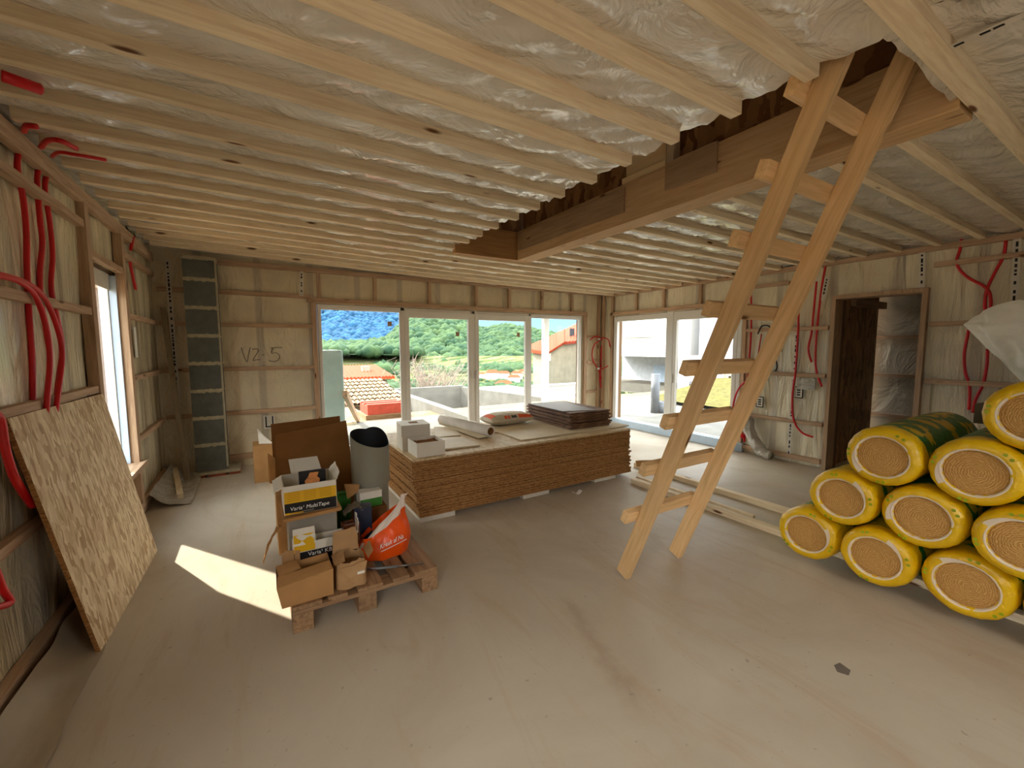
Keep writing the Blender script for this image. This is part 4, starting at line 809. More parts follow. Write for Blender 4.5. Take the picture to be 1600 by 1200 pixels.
# orange carrier bag
YO = 2.60; 
e = empty('carrier_bag', (at(608, 870, 1, YO).x, YO+.05, ZP), 'orange plastic carrier bag with white script and knotted white handle', 'bag')
out = [(570, 884), (562, 866), (575, 842), (600, 812), (618, 795), (632, 774), (646, 792), (648, 820), (648, 850), (635, 872), (605, 884)]
bx0 = at(562, 870, 1, YO).x; bx1 = at(650, 870, 1, YO).x; cxb = (bx0+bx1)/2; hw_ = (bx1-bx0)/2; ztop = at(632, 797, 1, YO).z
def bagp(u, v, k=1):
    t = 2*math.pi*u; c_, s_ = math.cos(t), math.sin(t)
    prof = (.72+.35*math.sin(math.pi*min(1, v*1.15+.08))) if v < .8 else (.72+.35*math.sin(math.pi*1.0))+(.0)
    r = hw_*(.80+.22*math.sin(math.pi*min(v*1.1+.1, 1)))
    rim = .62-.0+.38*(.5+.5*c_)-.15*abs(s_)*0
    z_ = ZP+(ztop-ZP)*v*(.42+.58*(.5+.5*c_)**1.2)
    fold = .010*nz(c_*2.2, s_*2.2, v*3)+.005*math.sin(10*t+v*5)*v
    xx = cxb+(r*k+fold)*c_+.0; yy_ = YO+.12+(r*.62*k+fold)*s_
    return (xx, yy_, z_+(.004 if v > .1 else .001))
m = MB(); m.grid(bagp, 60, 18); m.build('body', ORG, e)
m = MB(); m.grid(lambda u, v: bagp(1-u, v, .97), 60, 18); m.grid(lambda u, v: (cxb+(bagp(u, 0)[0]-cxb)*v, YO+.12+(bagp(u, 0)[1]-YO-.12)*v, ZP+.002), 60, 2); m.build('lining', ORG, e)
pt = at(632, 773, 1, YO+.1)
def handle(u, v):
    a = Vector(bagp(.84+.26*u, 1)); tip = Vector((pt.x-.02+.05*u, YO+.12, pt.z)); w = a.lerp(tip, v); return w+Vector((0, .012*nz(u*6, v*5, 2), 0))
m = MB(); m.grid(handle, 14, 12); 
m.f = [f for i, f in enumerate(m.f) if not (6 <= i//14 <= 9 and 6 <= i % 14 <= 8)]; m.mi = m.mi[:len(m.f)]; m.sm = m.sm[:len(m.f)]
m.build('handle', BAGW, e)
m = MB(); m.grid(lambda u, v: Vector(bagp(.60+.24*u, 1)).lerp(Vector((pt.x-.03, YO+.1, pt.z-.02)), v*(.35+.65*u)), 12, 8); m.build('side_flap', BAGW, e)
m = MB(); m.grid(lambda u, v: Vector(bagp(.53+.05*u, .1+.75*v))+Vector((-.004, -.006, 0)), 4, 8); m.build('side_gusset', BAGW, e)
text('Kreak al Na', .042, WHTX, e, (cxb-.06, YO-.02-.004, ZP+.10), (math.radians(84), math.radians(-8), math.radians(10)), shear=.4, sx=.8)
m = MB().tube([(cxb-.055, YO-.026, ZP+.083), (cxb+.03, YO-.016, ZP+.098), (cxb+.12, YO+.004, ZP+.112)], .0022, 5); m.build('underline', WHTX, e)
tag(MB().tube([at(566, 891, 2, ZP+.008), at(662, 880, 2, ZP+.008)], .005, 8, sub=1).build('steel_rod', STEEL), 'thin shiny rod lying on the pallet in front of the orange bag', 'rod')
tag(MB().tube([at(540, 890, 2, ZP+.01), at(590, 888, 2, ZP+.01), at(621, 885, 2, ZP+.01)], .008, 8, sub=1).build('knife', plain('grey_handle', (120, 120, 120), .3)), 'flat grey tool lying on the pallet beside the paper bag', 'tool')
# ------------------------------------------------------------------ ladder
lad = empty('ladder', (2.25, 1.8, 0), 'home made timber ladder standing up into the stair opening', 'ladder')
Lf = Vector((1.99, 1.87, 0)); Rf = Vector((2.51, 1.87, 0)); Lt = at(1290, 135, 2, 2.5); Rt_ = at(1372, 188, 2, 2.5)
dL = (Lt-Lf)/2.5; dR = (Rt_-Rf)/2.5
for f0, dd, ex in ((Lf, dL, 2.60), (Rf, dR, 2.78)):
    a = f0+dd*.02; b = f0+dd*ex; bar('rail', LADW, a, b, .045, .09, (1, 0, 0), lad)
ladder_z = []
for i, (pl0, pr0) in enumerate((((1003, 812), (1085, 790)), ((1035, 738), (1125, 717)), ((1068, 665), (1155, 650)), ((1103, 582), (1195, 575)), ((1143, 488), (1235, 490)), ((1185, 380), (1283, 398)), ((1232, 268), (1325, 300)), ((1277, 140), (1368, 190)))):
    # height from the left rail: find z on the rail closest to the sight line
    best = min(range(0, 280), key=lambda k: abs((lambda w: 600-FPX*((w-EYE).dot(UP))/((w-EYE).dot(FW)))(Lf+dL*(k/100))-pl0[1]))/100
    A_ = Lf+dL*best; B_ = Rf+dR*best; off = Vector((0, .066, .02)); ex = Vector((1, 0, 0))
    bar('rung', LADW, A_+off-ex*(.10+R.uniform(-.02, .02)), B_+off+ex*.03, .045, .075, (0, 1, .35), lad)
# ------------------------------------------------------------------ floor boards under rolls
GFB = 'long boards lying on the floor under the rolls'
tag(MB().box(3.46, -.25, .0, 3.56, 3.34, .05).build('floor_board', PINE[1], bevel=.003), 'long fresh board on the floor under the rolls, front one', 'board', GFB) if 0 else None
tag(MB().beam((3.50, 3.17, .026), (3.50, -.2, .026), .07, .05).build('floor_board', PINE[1], bevel=.003), 'long fresh board on the floor under the rolls, nearest to the ladder', 'board', GFB)
tag(MB().beam((3.60, 3.2, .026), (3.60, 1.9, .026), .04, .05).build('floor_board', PINE[1], bevel=.003), 'shorter board lying alongside the nearest floor board', 'board', GFB)
tag(MB().beam((4.02, 3.6, .026), (3.98, -.2, .026), .07, .05).build('floor_board', PINE[1], bevel=.003), 'long fresh board on the floor under the rolls, further from the ladder', 'board', GFB)
p = at(1098, 775, 2, .05); tag(MB().box(p.x-.03, p.y-.03, .052, p.x+.1, p.y+.04, .1).build('timber_offcut', PINE[0], bevel=.003), 'short timber offcut lying across the floor boards beside the ladder', 'offcut')
p = at(1020, 735, 2, .05); tag(MB().sheet(lambda u, v: (p.x-.05+.3*u, p.y+.2-.14*u+.02*v, .053+.07*v), 6, 3, (.004, .004, 0)).build('cardboard_strip', CARD), 'folded cardboard strip on the floor boards at the right end of the stack', 'cardboard')
p = at(902, 772, 2, 0); tag(MB().grid(lambda u, v: (p.x-.05+.1*u, p.y-.02+.05*v, .003+.03*(2*u-1)**2), 10, 3).grid(lambda u, v: (p.x+.05-.1*u, p.y-.02+.05*v, .001+.03*(1-2*u)**2), 10, 3).build('paper_scrap', WHTX), 'small curled white scrap on the floor in front of the board stack', 'scrap')
# little scraps & marks
tag(slab('stain', plain('dark_stain', (112, 102, 92), .6, .3), [zp(1303+6*0, 1040, 0), zp(1312, 1036, 0), zp(1329, 1048, 0), zp(1326, 1056, 0), zp(1308, 1050, 0)], .0005, .003, 'dark flake on the bare floor in front of the rolls', 'flake'), 'dark flake on the bare floor in front of the rolls', 'flake')
# ------------------------------------------------------------------ insulation rolls
ROLLR, SQ, XF, LEN = .184, .95, 3.14, 1.2
rolls = [(1.31, 0, 'lowest row, furthest left of the pile'), (.935, 0, 'lowest row, second from the left'), (.56, 0, 'lowest row, third from the left'), (.185, 0, 'lowest row, cut by the photo edge'),
         (1.125, 1, 'second row, leftmost, leaning over the furthest left roll'), (.75, 1, 'second row, middle, ringed by rolls on all sides'), (.375, 1, 'second row, near the photo edge'),
         (.935, 2, 'third row, leftmost, with green spots on its rim'), (.56, 2, 'third row, right under the topmost roll'), (.185, 2, 'third row, outside the photo edge'), (.385, 3, 'topmost of the pile')]
def roll_meshes():
    n = 56; pr = [(.0, -.0)]
    wrap = MB(); prof = [(.118, .012), (.122, -.004), (.135, -.010), (.155, -.008), (.174, .006), (.181, .03), (.183, .07), (.182, .3), (.183, .6), (.182, .9), (.183, 1.13), (.18, 1.165), (.16, 1.18), (.12, 1.185), (.0, 1.185)]
    wrap.lathe(prof, n, 'x'); 
    for i, v in enumerate(wrap.v):
        a = math.atan2(v.z, v.y); r = math.hypot(v.y, v.z); f = 1+.018*nz(math.cos(a)*2, math.sin(a)*2, v.x*3)+.008*math.sin(a*19+v.x*9)*(1 if v.x < .1 else .3)
        wrap.v[i] = Vector((v.x+(.006*nz(math.cos(a)*4, math.sin(a)*4, 3) if v.x < .05 else 0), v.y*f, v.z*f))
    ring = MB(); ring.lathe([(.119, .013), (.120, .001), (.124, -.008), (.130, -.0105), (.133, -.008), (.132, .002)], n, 'x')
    core = MB(); core.lathe([(.0, .006), (.04, .004), (.08, .007), (.112, .004), (.121, .012)], n, 'x')
    for i, v in enumerate(core.v): core.v[i] = Vector((v.x+.004*nz(v.y*30, v.z*30, 1), v.y, v.z))
    flap = MB(); flap.grid(lambda u, v: (-.012-.004*math.sin(3*u), (.13+.028*v*(1-u))*math.cos(1.2+1.1*u), (.13+.028*v*(1-u))*math.sin(1.2+1.1*u)), 10, 3)
    spots = MB()
    for a in (.4, .55, 2.0, 2.2, 4.1, 4.3):
        cx_, cz_ = .158*math.cos(a), .158*math.sin(a); vs = [(-.0125, cx_+.009*math.cos(t*math.pi/5), cz_+.009*math.sin(t*math.pi/5)) for t in range(10)]
        spots.add(vs, [tuple(range(10))])
    for vs_ in spots.f: wrap.add([spots.v[i_] for i_ in vs_], [tuple(range(10))], 1)
    return wrap, ring, core, flap
wr_, rg_, co_, fl_ = roll_meshes(); proto = None
SPOT = plain('green_spot', (150, 160, 20), .4)
for i, (y, row, lab) in enumerate(rolls):
    loc = Vector((XF+R.uniform(-.03, .05)+(.02 if row == 3 else 0), y, .052+ROLLR*SQ+row*.311))
    if proto is None:
        proto = empty('insulation_roll', (0, 0, 0), '', 'roll', 'yellow wrapped insulation rolls in a pile'); root = proto
        wr_.build('wrap', [ROLLW, SPOT], root, origin=(0, 0, 0)); co_.build('wool_core', WOOL, root, origin=(0, 0, 0)); rg_.build('film_edge', plain('film_rim', (224, 204, 176), .4, .5), root, origin=(0, 0, 0))
        fl_.build('film_flap', plain('film_rim', (224, 204, 176), .4, .5), root, origin=(0, 0, 0))
    else:
        root = proto.copy(); COL.objects.link(root)
        for ch in list(proto.children): c_ = ch.copy(); COL.objects.link(c_); c_.parent = root
    root.location = loc; root.scale = (1, 1, SQ); root.rotation_euler = (0, 0, 0)
    root['label'] = 'yellow film wrapped mineral wool roll, '+lab
    sp = R.uniform(0, 6.28)
    for ch in root.children: ch.rotation_euler = (sp if ch.name.startswith(('wrap', 'wool', 'film_flap', 'printed')) else 0, 0, 0)
# drape / bundle at the right
pA = at(1505, 507, 0, 3.9)
cor = [at(1505, 507, 0, 3.9), at(1640, 640, 0, 3.8), at(1900, 640, 0, 3.6), at(1700, 465, 0, 3.7), at(1560, 470, 0, 3.8)]
def drape(u, v):
    a = cor[0].lerp(cor[1], u**.9); b = cor[0].lerp(cor[4], min(1, u*1.7)).lerp(cor[3], max(0, (u-.45)/.55)) if u > .0 else cor[0]
    c_ = a.lerp(b, v)+Vector((-1, 0, 0))*(.12*math.sin(math.pi*v)*u**.5)+Vector((.02*nz(u*7, v*7, 2), .015*nz(u*6, v*6, 5), .015*nz(u*8, v*5, 8)))*min(1, u*3)
    return c_
m = MB(); m.sheet(drape, 34, 24, (.012, 0, 0)); tag(m.build('film_bundle', FOAM), 'big crumpled white film bundle above the top roll at the photo edge', 'film')
bd = [at(1473, 690, 0, 4.25), at(1530, 690, 0, 4.25), at(1520, 622, 0, 4.25), at(1503, 640, 0, 4.25)]
tag(MB().sheet(lambda u, v: (4.36, .25+.56*u, .95+.32*v-.3*u*v*.6), 4, 4, (.01, 0, 0)).build('grey_panel', plain('grey_brown_panel', (120, 104, 84), .7)), 'grey-brown panel standing behind the topmost rolls', 'panel')
# clear film heap at the foot of the right wall
m = MB(); P_ = [at(x_, y_, 0, XR-.08) for x_, y_ in ((1166, 652), (1170, 672), (1180, 690), (1190, 706), (1204, 722))]; P_[-1].z = .05; m.tube(P_, .07, 14, sub=6)
m.v = [Vector((min(v.x+.02*nz(v.y*16, v.z*16, 3), XR-.01), v.y+.03*nz(v.y*12, v.z*14, 7), max(.004, v.z+.02*nz(v.y*15, v.z*12, 5)))) for v in m.v]
tag(m.build('film_heap', CLEAR), 'twisted bunch of clear film hanging at the foot of the right wall behind the ladder', 'film')
p = at(1133, 690, 2, .1); obox('black_tool', DARKP, XR-.16, 3.42, 0, XR-.08, 3.5, .16, 'small dark object on the floor at the sliding window edge', 'tool')
# ================================================================== OUTSIDE
SAND = plain('sand', (134, 112, 86), .95, .1, .18, 3, .5); CONL = plain('cast_concrete', (114, 110, 102), .9, .1, .16, 2.5, .3)
GRASS = plain('dry_grass', (92, 86, 48), .95, .1, .3, 9, .6); WHW = plain('white_wall', (214, 210, 202), .85, .2, .03, 2)
PLAST = plain('old_render', (142, 134, 118), .9, .1, .12, 3, .3); TILE = plain('red_roof_tiles', (160, 62, 36), .85, .15, .2, 8, .4)
TILEO = plain('old_clay_tiles', (132, 108, 84), .9, .1, .3, 6, .4)
def gz(x, y, z): v = at(x, y, 2, z); return v
ter = struct(MB().box(-6, 6.42, -.5, 14, 9.2, -.08).build('ground', CONL, origin=(0, 0, 0)), 'concrete terrace outside the windows')
T2 = MB().box(-14, 9.2, -1.2, 2.2, 15.5, -.12); T2.box(2.2, 9.2, -1.2, 14, 10.2, -.12)
struct(T2.build('ground_sand', SAND, origin=(0, 0, 0)), 'sandy building ground outside')
tr = struct(MB().box(6.15, -12, -.5, 30, 6.42, -.08).build('ground_yard', CONL, origin=(0, 0, 0)), 'pale concrete yard outside the sliding windows'); struct(MB().box(14, 6.42, -.5, 30, 16, -.08).build('ground_yard_back', CONL, origin=(0, 0, 0)))
struct(MB().box(-20, -14, -.5, 6.15, -1.6, -.1).build('ground_front', CONL, origin=(0, 0, 0)), 'pale yard behind the camera'); struct(MB().box(-20, -1.6, -.5, -1.2, 9.2, -.1).build('ground_left', SAND, origin=(0, 0, 0)))
# terrace roof
po = MB().box(-4, 6.45, 2.55, 6.6, 8.8, 2.75); struct(po.build('trim_2', RENDER), 'terrace roof slab outside the back windows')
x = at(852, 560, 1, 8.4).x; tag(MB().box(x-.065, 8.33, -.08, x+.065, 8.47, 2.55).build('porch_post', WHW, bevel=.005), 'white square post of the terrace roof outside the right back pane', 'post')
# wrapped pallet outside
xw0 = at(500, 600, 1, 7.4).x; xw1 = at(538, 600, 1, 7.4).x; zw = at(520, 547, 1, 7.4).z
m = MB().box(xw0-.3, 7.4, -.08, xw1, 8.1, zw); tag(m.build('wrapped_pallet', plain('pale_teal_wrap', (178, 206, 204), .4, .4, .06, 6, .5), bevel=.04), 'tall pale teal film wrapped bundle outside the left back pane', 'bundle')
a = at(539, 615, 1, 7.32); tag(MB().beam(a, (at(560, 658, 2, -.08)), .07, .1).build('timber_prop', OLDW[2]), 'timber prop leaning against the wrapped bundle outside', 'timber')
tag(MB().beam(at(540, 662, 2, -.05), at(556, 660, 2, -.05), .08, .06).build('timber_offcut', PINE[0]), 'flat timber lying beside the wrapped bundle outside', 'offcut')
# red tile stacks
pc = at(600, 650, 2, -.12)
tp = empty('tile_pallet', (pc.x, pc.y, -.12), 'pallet of new red roof tiles outside the left back pane', 'tiles'); MB().box(pc.x-.5, pc.y-.4, -.119, pc.x+.45, pc.y+.5, -.02).build('pallet_base', PALX, tp)
for k in range(5): MB().box(pc.x-.45, pc.y-.35+k*.16, -.02, pc.x+.4, pc.y-.22+k*.16, .22-.03*(k % 2)).build('tile_row', plain('new_red_tile', (186, 80, 62), .8, .2, .15, 9), tp, .01)
# basin walls
def wall3(pts, w, zt, zb, mat, nm, lab):
    m = MB()
    for a, b in zip(pts, pts[1:]):
        a = Vector((a[0], a[1], 0)); b = Vector((b[0], b[1], 0)); s = (b-a).normalized(); s = Vector((-s.y, s.x, 0))*w/2
        m.hexa([Vector((p.x, p.y, z)) for z in (zb, zt) for p in (a-s, b-s, b+s, a+s)])
    return tag(m.build(nm, mat), lab, 'wall')
N0 = gz(612, 608, .05); N1 = gz(740, 652, .05); F0 = gz(640, 603, .05); F1 = gz(722, 602, .05); G1 = gz(850, 618, .05)
wall3([N0, N1], .22, .05, -2.0, CONL, 'retaining_wall', 'near concrete wall of the excavated basin running towards the window')
wall3([N0, F1], .22, .05, -2.0, CONL, 'retaining_wall', 'far concrete wall of the excavated basin'); wall3([F1, G1], .25, .0, -2.0, CONL, 'retaining_wall', 'right concrete wall of the excavated basin')
# old tiled roof
def tiled_roof(name, x0, x1, ye, ze, yr, zr, nc, nr, mat, lab, parent=None):
    m = MB(); dx = (x1-x0)/nc
    for c_ in range(nc):
        for r_ in range(nr):
            t0, t1 = r_/nr, (r_+1.08)/nr
            def f(u, v, c_=c_, t0=t0, t1=t1):
                t = t0+(t1-t0)*v; a = math.pi*u; rad = dx*.48*(1-.12*v)
                jt = .015*nz(c_*3.1, r_*2.7, 1)
                return (x0+dx*(c_+.5)-rad*math.cos(a)+jt, ye+(yr-ye)*t, ze+(zr-ze)*t+rad*math.sin(a)*.9+.03*(1-v))
            m.grid(f, 6, 1)
    m.grid(lambda u, v: (x0+(x1-x0)*u, ye+(yr-ye)*v, ze+(zr-ze)*v-.01), 2, 2)
    return m
ye, yr = 12.0, 15.0
m = tiled_roof('r', at(505, 600, 1, ye).x, at(626, 600, 1, ye).x+.2, ye, at(575, 633, 1, ye).z, yr, at(575, 594, 1, yr).z, 16, 7, TILEO, '')
ob_ = empty('old_barn', (3, 13, -2), 'old low building with weathered barrel tile roof outside the left back pane', 'building')
m.build('roof', TILEO, ob_); zz = at(575, 633, 1, ye).z
MB().box(at(505, 600, 1, ye).x, ye+.2, -2, at(626, 600, 1, ye).x+.1, yr+2, zz-.05).build('wall', PLAST, ob_)
y2, y3 = 22, 26; rb = empty('neighbour_house', (at(575, 580, 1, y2).x, 24, -3), 'house with a plain red roof and small chimney behind the old tiled roof', 'house')
m = MB(); a0, a1 = at(510, 590, 1, y2).x, at(617, 590, 1, y2).x; ze = at(575, 590, 1, y2).z; zr = at(575, 571, 1, y3).z
m.sheet(lambda u, v: (a0+(a1-a0)*u, y2+(y3-y2)*v, ze+(zr-ze)*v+.06*abs(math.sin(u*60))), 120, 4, (0, 0, -.15)); m.build('roof', TILE, rb); MB().box(a0+.3, y2+.4, -5, a1-.3, y3+3, ze-.2).build('wall', PLAST, rb)
xc = at(571, 580, 1, 24).x; MB().box(xc-.2, 23.8, ze-.3, xc+.2, 24.2, at(571, 572, 1, 24).z).build('chimney', PLAST, rb)
# house with red roof, right back pane
yh = 17.0; hs = empty('gable_house', (at(870, 560, 1, yh).x, yh, -3), 'old rendered house with red tiled gable roof outside the right back pane', 'house')
gl_ = at(857, 552, 1, yh); gr = at(903, 505, 1, yh); xx0 = at(822, 560, 1, yh).x; xg = at(857, 552, 1, yh).x; x2_ = gr.x+2
zs_ = at(857, 548, 1, yh).z
m = MB(); m.add([(xg, yh, -3), (x2_, yh, -3), (x2_, yh, at(930, 531, 1, yh).z), at(882, 535, 1, yh), (xg, yh, zs_)], [(0, 1, 2, 3, 4)])
yd = at(833, 560, 0, xg).y; m.box(xg, yh+.01, -3, x2_, yd, zs_-.1); m.build('wall', PLAST, hs)
MB().box(xg-.02, yh-.12, zs_-.5, xg+.05, yh, zs_).build('cornice', WHW, hs)
rp = [(xx0-2, yh-.1, at(833, 546, 1, yh).z-.5), (x2_, yh-.3, at(903, 535, 1, yh).z+.0), (x2_, yh+3.5, at(903, 505, 1, yh+3.5).z+2.2), (xg-.5, yh+3.5, at(850, 525, 1, yh+3.5).z)]
Lo = [(815, 547), (857, 551), (882, 535), (930, 531)]; Up = [(815, 541), (857, 527), (882, 515), (930, 493)]
lo3 = [at(829, 547, 0, xg-.25)]+[at(x_, y_, 1, yh-.3) for x_, y_ in Lo[1:]]; up3 = [at(829, 539, 0, xg+.6)]+[at(x_, y_, 1, yh+3.0) for x_, y_ in Up[1:]]
m = MB()
for k in range(3): m.sheet(lambda u, v: lo3[k].lerp(lo3[k+1], u).lerp(up3[k].lerp(up3[k+1], u), v)+Vector((0, 0, .05*abs(math.sin(u*30)))), 40, 4, (0, .1, -.15))
m.build('roof', TILE, hs)
a_ = at(894, 519, 1, yh+.7); MB().box(a_.x-.15, a_.y-.02, a_.z-.25, a_.x+.15, a_.y+.04, a_.z+.2).build('roof_window', DARKP, hs)
# balustrade
yb = 11.0; x0 = at(830, 600, 1, yb).x; x1 = at(905, 600, 1, yb).x; zt_ = at(865, 600, 1, yb).z; zb_ = at(865, 626, 1, yb).z
bl = empty('balustrade', ((x0+x1)/2, yb, zb_), 'white balustrade in front of the old gable house', 'railing'); MB().box(x0, yb-.05, zt_-.05, x1, yb+.05, zt_).build('top_rail', WHW, bl); MB().box(x0, yb-.04, zb_+.18, x1, yb+.04, zb_+.22).build('lower_rail', WHW, bl)
n = 26; m = MB()
for k in range(n): xk = x0+(x1-x0)*(k+.5)/n; MB().box(xk-.015, yb-.015, zb_, xk+.015, yb+.015, zt_-.05).build('baluster', WHW, bl)
struct(MB().box(x0-.0, yb-.1, -1.2, x1+.6, yb+5.7, zb_).build('ground_terrace', CONL, origin=(0, 0, 0)), 'pale terrace under the balustrade')
# bare shrub
bs = MB(); c0 = at(672, 610, 1, 19)
for k in range(150):
    a = R.uniform(0, 6.28); s = R.uniform(.2, 1); L = R.uniform(1.2, 2.3); b = c0+Vector((R.uniform(-.9, .9), R.uniform(-.9, .9), -.6)); d = Vector((math.cos(a)*s, math.sin(a)*s*.6, R.uniform(.5, 1.1))).normalized(); m1 = b+d*L*.5+Vector((R.uniform(-.1, .1), 0, .1)); t = b+d*L+Vector((R.uniform(-.2, .2), 0, .1))
    bs.tube([b, m1, t], [.02, .014, .005], 3, sub=1, caps=False)
    for q_ in range(3): e_ = t.lerp(m1, R.random()); bs.tube([e_, e_+Vector((R.uniform(-.4, .4), R.uniform(-.2, .2), R.uniform(0, .45)))], .006, 3, sub=1, caps=False)
tag(bs.build('bare_shrub', plain('pale_twigs', (150, 132, 120), .9, .1)), 'leafless pale grey shrub beyond the basin outside the second back pane', 'shrub')
# ---- valley, hills, woodland
def bearing(px):
    v = at(px, 543, 1, 100.0); w = Vector((v.x, v.y, 0)); return w.normalized()
def elev(py, px): d = FW+RT*((px-800)/FPX)-UP*((py-600)/FPX); return d.z/math.hypot(d.x, d.y)
def lerp_tab(tab, x):
    if x <= tab[0][0]: return tab[0][1]
    for (a, b), (c_, d_) in zip(tab, tab[1:]):
        if x <= c_: return b+(d_-b)*(x-a)/(c_-a)
    return tab[-1][1]
def hill(name, D0, D1, crest, foot, mat, lab, px0, px1, tree_n, tr_, tmat, tlab, seed):
    m = MB(); rr_ = random.Random(seed)
    def f(u, v):
        px = px0+(px1-px0)*u; D = D0+(D1-D0)*v; b = bearing(px); e0 = elev(lerp_tab(foot, px), px)*D0; e1 = elev(lerp_tab(crest, px), px)*D1
        s = v*v*(3-2*v)*.6+v*.4; return Vector((b.x*D, b.y*D, CH+e0+(e1-e0)*s+(D*.006)*nz(u*9+seed, v*6, seed)*min(1, v*3)))
    m.grid(f, 60, 24); ho = struct(m.build(name, mat, origin=(0, 0, 0)), lab)
    ico = bmesh.new(); bmesh.ops.create_icosphere(ico, subdivisions=1, radius=1); iv = [v.co.copy() for v in ico.verts]; iff = [[v.index for v in fc.verts] for fc in ico.faces]; ico.free()
    t = MB(); vs = []; fs = []
    for k in range(tree_n):
        u, v = rr_.random(), rr_.random()**.9; c_ = f(u, v); s = tr_*rr_.uniform(.6, 1.35); ph = rr_.random()*9; b = len(vs)
        for w in iv: j = 1+.35*noise.noise(w*1.7+Vector((ph, ph, ph))); vs.append(c_+Vector((w.x*s*j, w.y*s*j, w.z*s*.95*j+s*.4)))
        fs += [[b+q_ for q_ in ff] for ff in iff]
    t.add(vs, fs, 0, True); return tag(t.build(name+'_woodland' if 0 else 'woodland', tmat, origin=(0, 0, 0)), tlab, 'trees', kind='stuff')
def leaf(nm, a, b, sc):
    k = NM(nm, .9, .1); v = k.co(); n = k.noise(v, sc, 4); k.col(k.ramp(n, [(.35, srgb(*a)), (.65, srgb(*b))])); k.bump(k.noise(v, sc*6, 3), 1, sc and .6); return k.m
LF1 = leaf('haze_blue_foliage', (26, 56, 82), (42, 80, 108), .05); LF2 = leaf('green_foliage', (38, 60, 42), (68, 86, 54), .08); LF3 = leaf('field_green', (128, 150, 84), (190, 186, 130), .05)  # LF1 carries distance haze as blue in the foliage colour
hill('hill_far', 560, 1150, [(440, 462), (500, 468), (560, 476), (620, 488), (640, 492), (700, 500), (760, 524), (1100, 540)], [(400, 556), (1100, 556)], LF1, 'far wooded mountain flank tinted haze blue', 430, 800, 5200, 7.5, LF1, 'woodland tinted haze blue covering the far mountain outside the left back pane', 5)
hill('hill_near', 290, 520, [(590, 548), (620, 520), (640, 503), (670, 499), (700, 501), (727, 505), (745, 519), (760, 517), (790, 513), (819, 518), (850, 522), (880, 528), (940, 534), (1100, 536)], [(560, 578), (640, 590), (1100, 586)], LF2, 'nearer wooded hill', 585, 1000, 4600, 4.4, LF2, 'mid green woodland covering the nearer hill outside the middle panes', 9)
hill('hill_low', 310, 500, [(440, 545), (540, 540), (600, 536), (640, 534), (700, 540), (800, 560)], [(430, 552), (700, 556)], LF2, 'low wooded rise behind the fields', 440, 660, 900, 4.2, LF2, 'light green trees on the low rise behind the fields outside the left back pane', 13)
def valley(u, v):
    px = 380+760*u; D = 14*(330/14)**v; b = bearing(px); py = lerp_tab([(14, 700), (30, 650), (60, 628), (120, 612), (200, 604), (250, 598), (280, 588), (305, 572), (330, 556)], D); return (b.x*D, b.y*D, min(-1.6, CH+elev(py, px)*D))
def fieldmat():
    k = NM('terraced_fields', .95, .05); v = k.co((.02, .14, .0)); n = k.noise(v, 2, 3, .5, .3); k.col(k.ramp(n, [(.35, srgb(46, 60, 36)), (.48, srgb(78, 88, 46)), (.55, srgb(112, 104, 78)), (.68, srgb(58, 72, 40))])); return k.m
struct(MB().grid(valley, 60, 40).build('ground_valley', fieldmat(), origin=(0, 0, 0)), 'valley with terraced fields below the hills')
for i, (px, py, D, w) in enumerate(((769, 582, 255, 8), (787, 583, 262, 7), (808, 583, 268, 7), (803, 589, 240, 7), (787, 599, 190, 7), (751, 584, 265, 5), (817, 580, 290, 6))):
    b = bearing(px); el = elev(py, px); c_ = Vector((b.x*D, b.y*D, CH+el*D)); s = Vector((b.y, -b.x, 0)); h = w*.32
    e = empty('village_house', c_-Vector((0, 0, h)), f'white village house with red roof in the valley, {("front left of the group", "second in the upper row", "third in the upper row", "right of the upper row, nearest", "lowest one in front", "leftmost and half hidden", "rightmost at the back")[i]}', 'house', 'village houses')
    m = MB(); q_ = [c_+s*(i2*w/2)+b*(j*w*.35)+Vector((0, 0, z_)) for z_ in (-h*1.6, 0) for i2, j in ((-1, -1), (1, -1), (1, 1), (-1, 1))]; m.hexa(q_); m.build('wall', WHW, e)
    m = MB(); r0 = [c_+s*(i2*w*.56)+b*(j*w*.42) for i2, j in ((-1, -1), (1, -1), (1, 1), (-1, 1))]+[c_+s*(-w*.3)+Vector((0, 0, w*.2)), c_+s*(w*.3)+Vector((0, 0, w*.2))]
    m.add(r0, [(0, 1, 5, 4), (1, 2, 5), (2, 3, 4, 5), (3, 0, 4), (3, 2, 1, 0)]); m.build('roof', TILE, e)
# scattered valley trees
vt = random.Random(3); ico = bmesh.new(); bmesh.ops.create_icosphere(ico, subdivisions=2, radius=1); iv = [v.co.copy() for v in ico.verts]; iff = [[v.index for v in fc.verts] for fc in ico.faces]; ico.free()
vs = []; fs = []
for k in range(700):
    u, v = vt.random(), .62+.36*vt.random()**.7; c_ = Vector(valley(u, v)); s = 1.0+vt.random()*1.6; b0_ = len(vs); ph = vt.random()*9
    for w in iv: j = 1+.3*noise.noise(w*2+Vector((ph, ph, ph))); vs.append(c_+Vector((w.x*s*j, w.y*s*j, w.z*s*j*.8+s*.3)))
    fs += [[b0_+q_ for q_ in ff] for ff in iff]
tag(MB().add(vs, fs, 0, True).build('valley_bushes', LF2, origin=(0, 0, 0)), 'scattered bushes and small trees in the valley below the hills', 'bushes', kind='stuff')
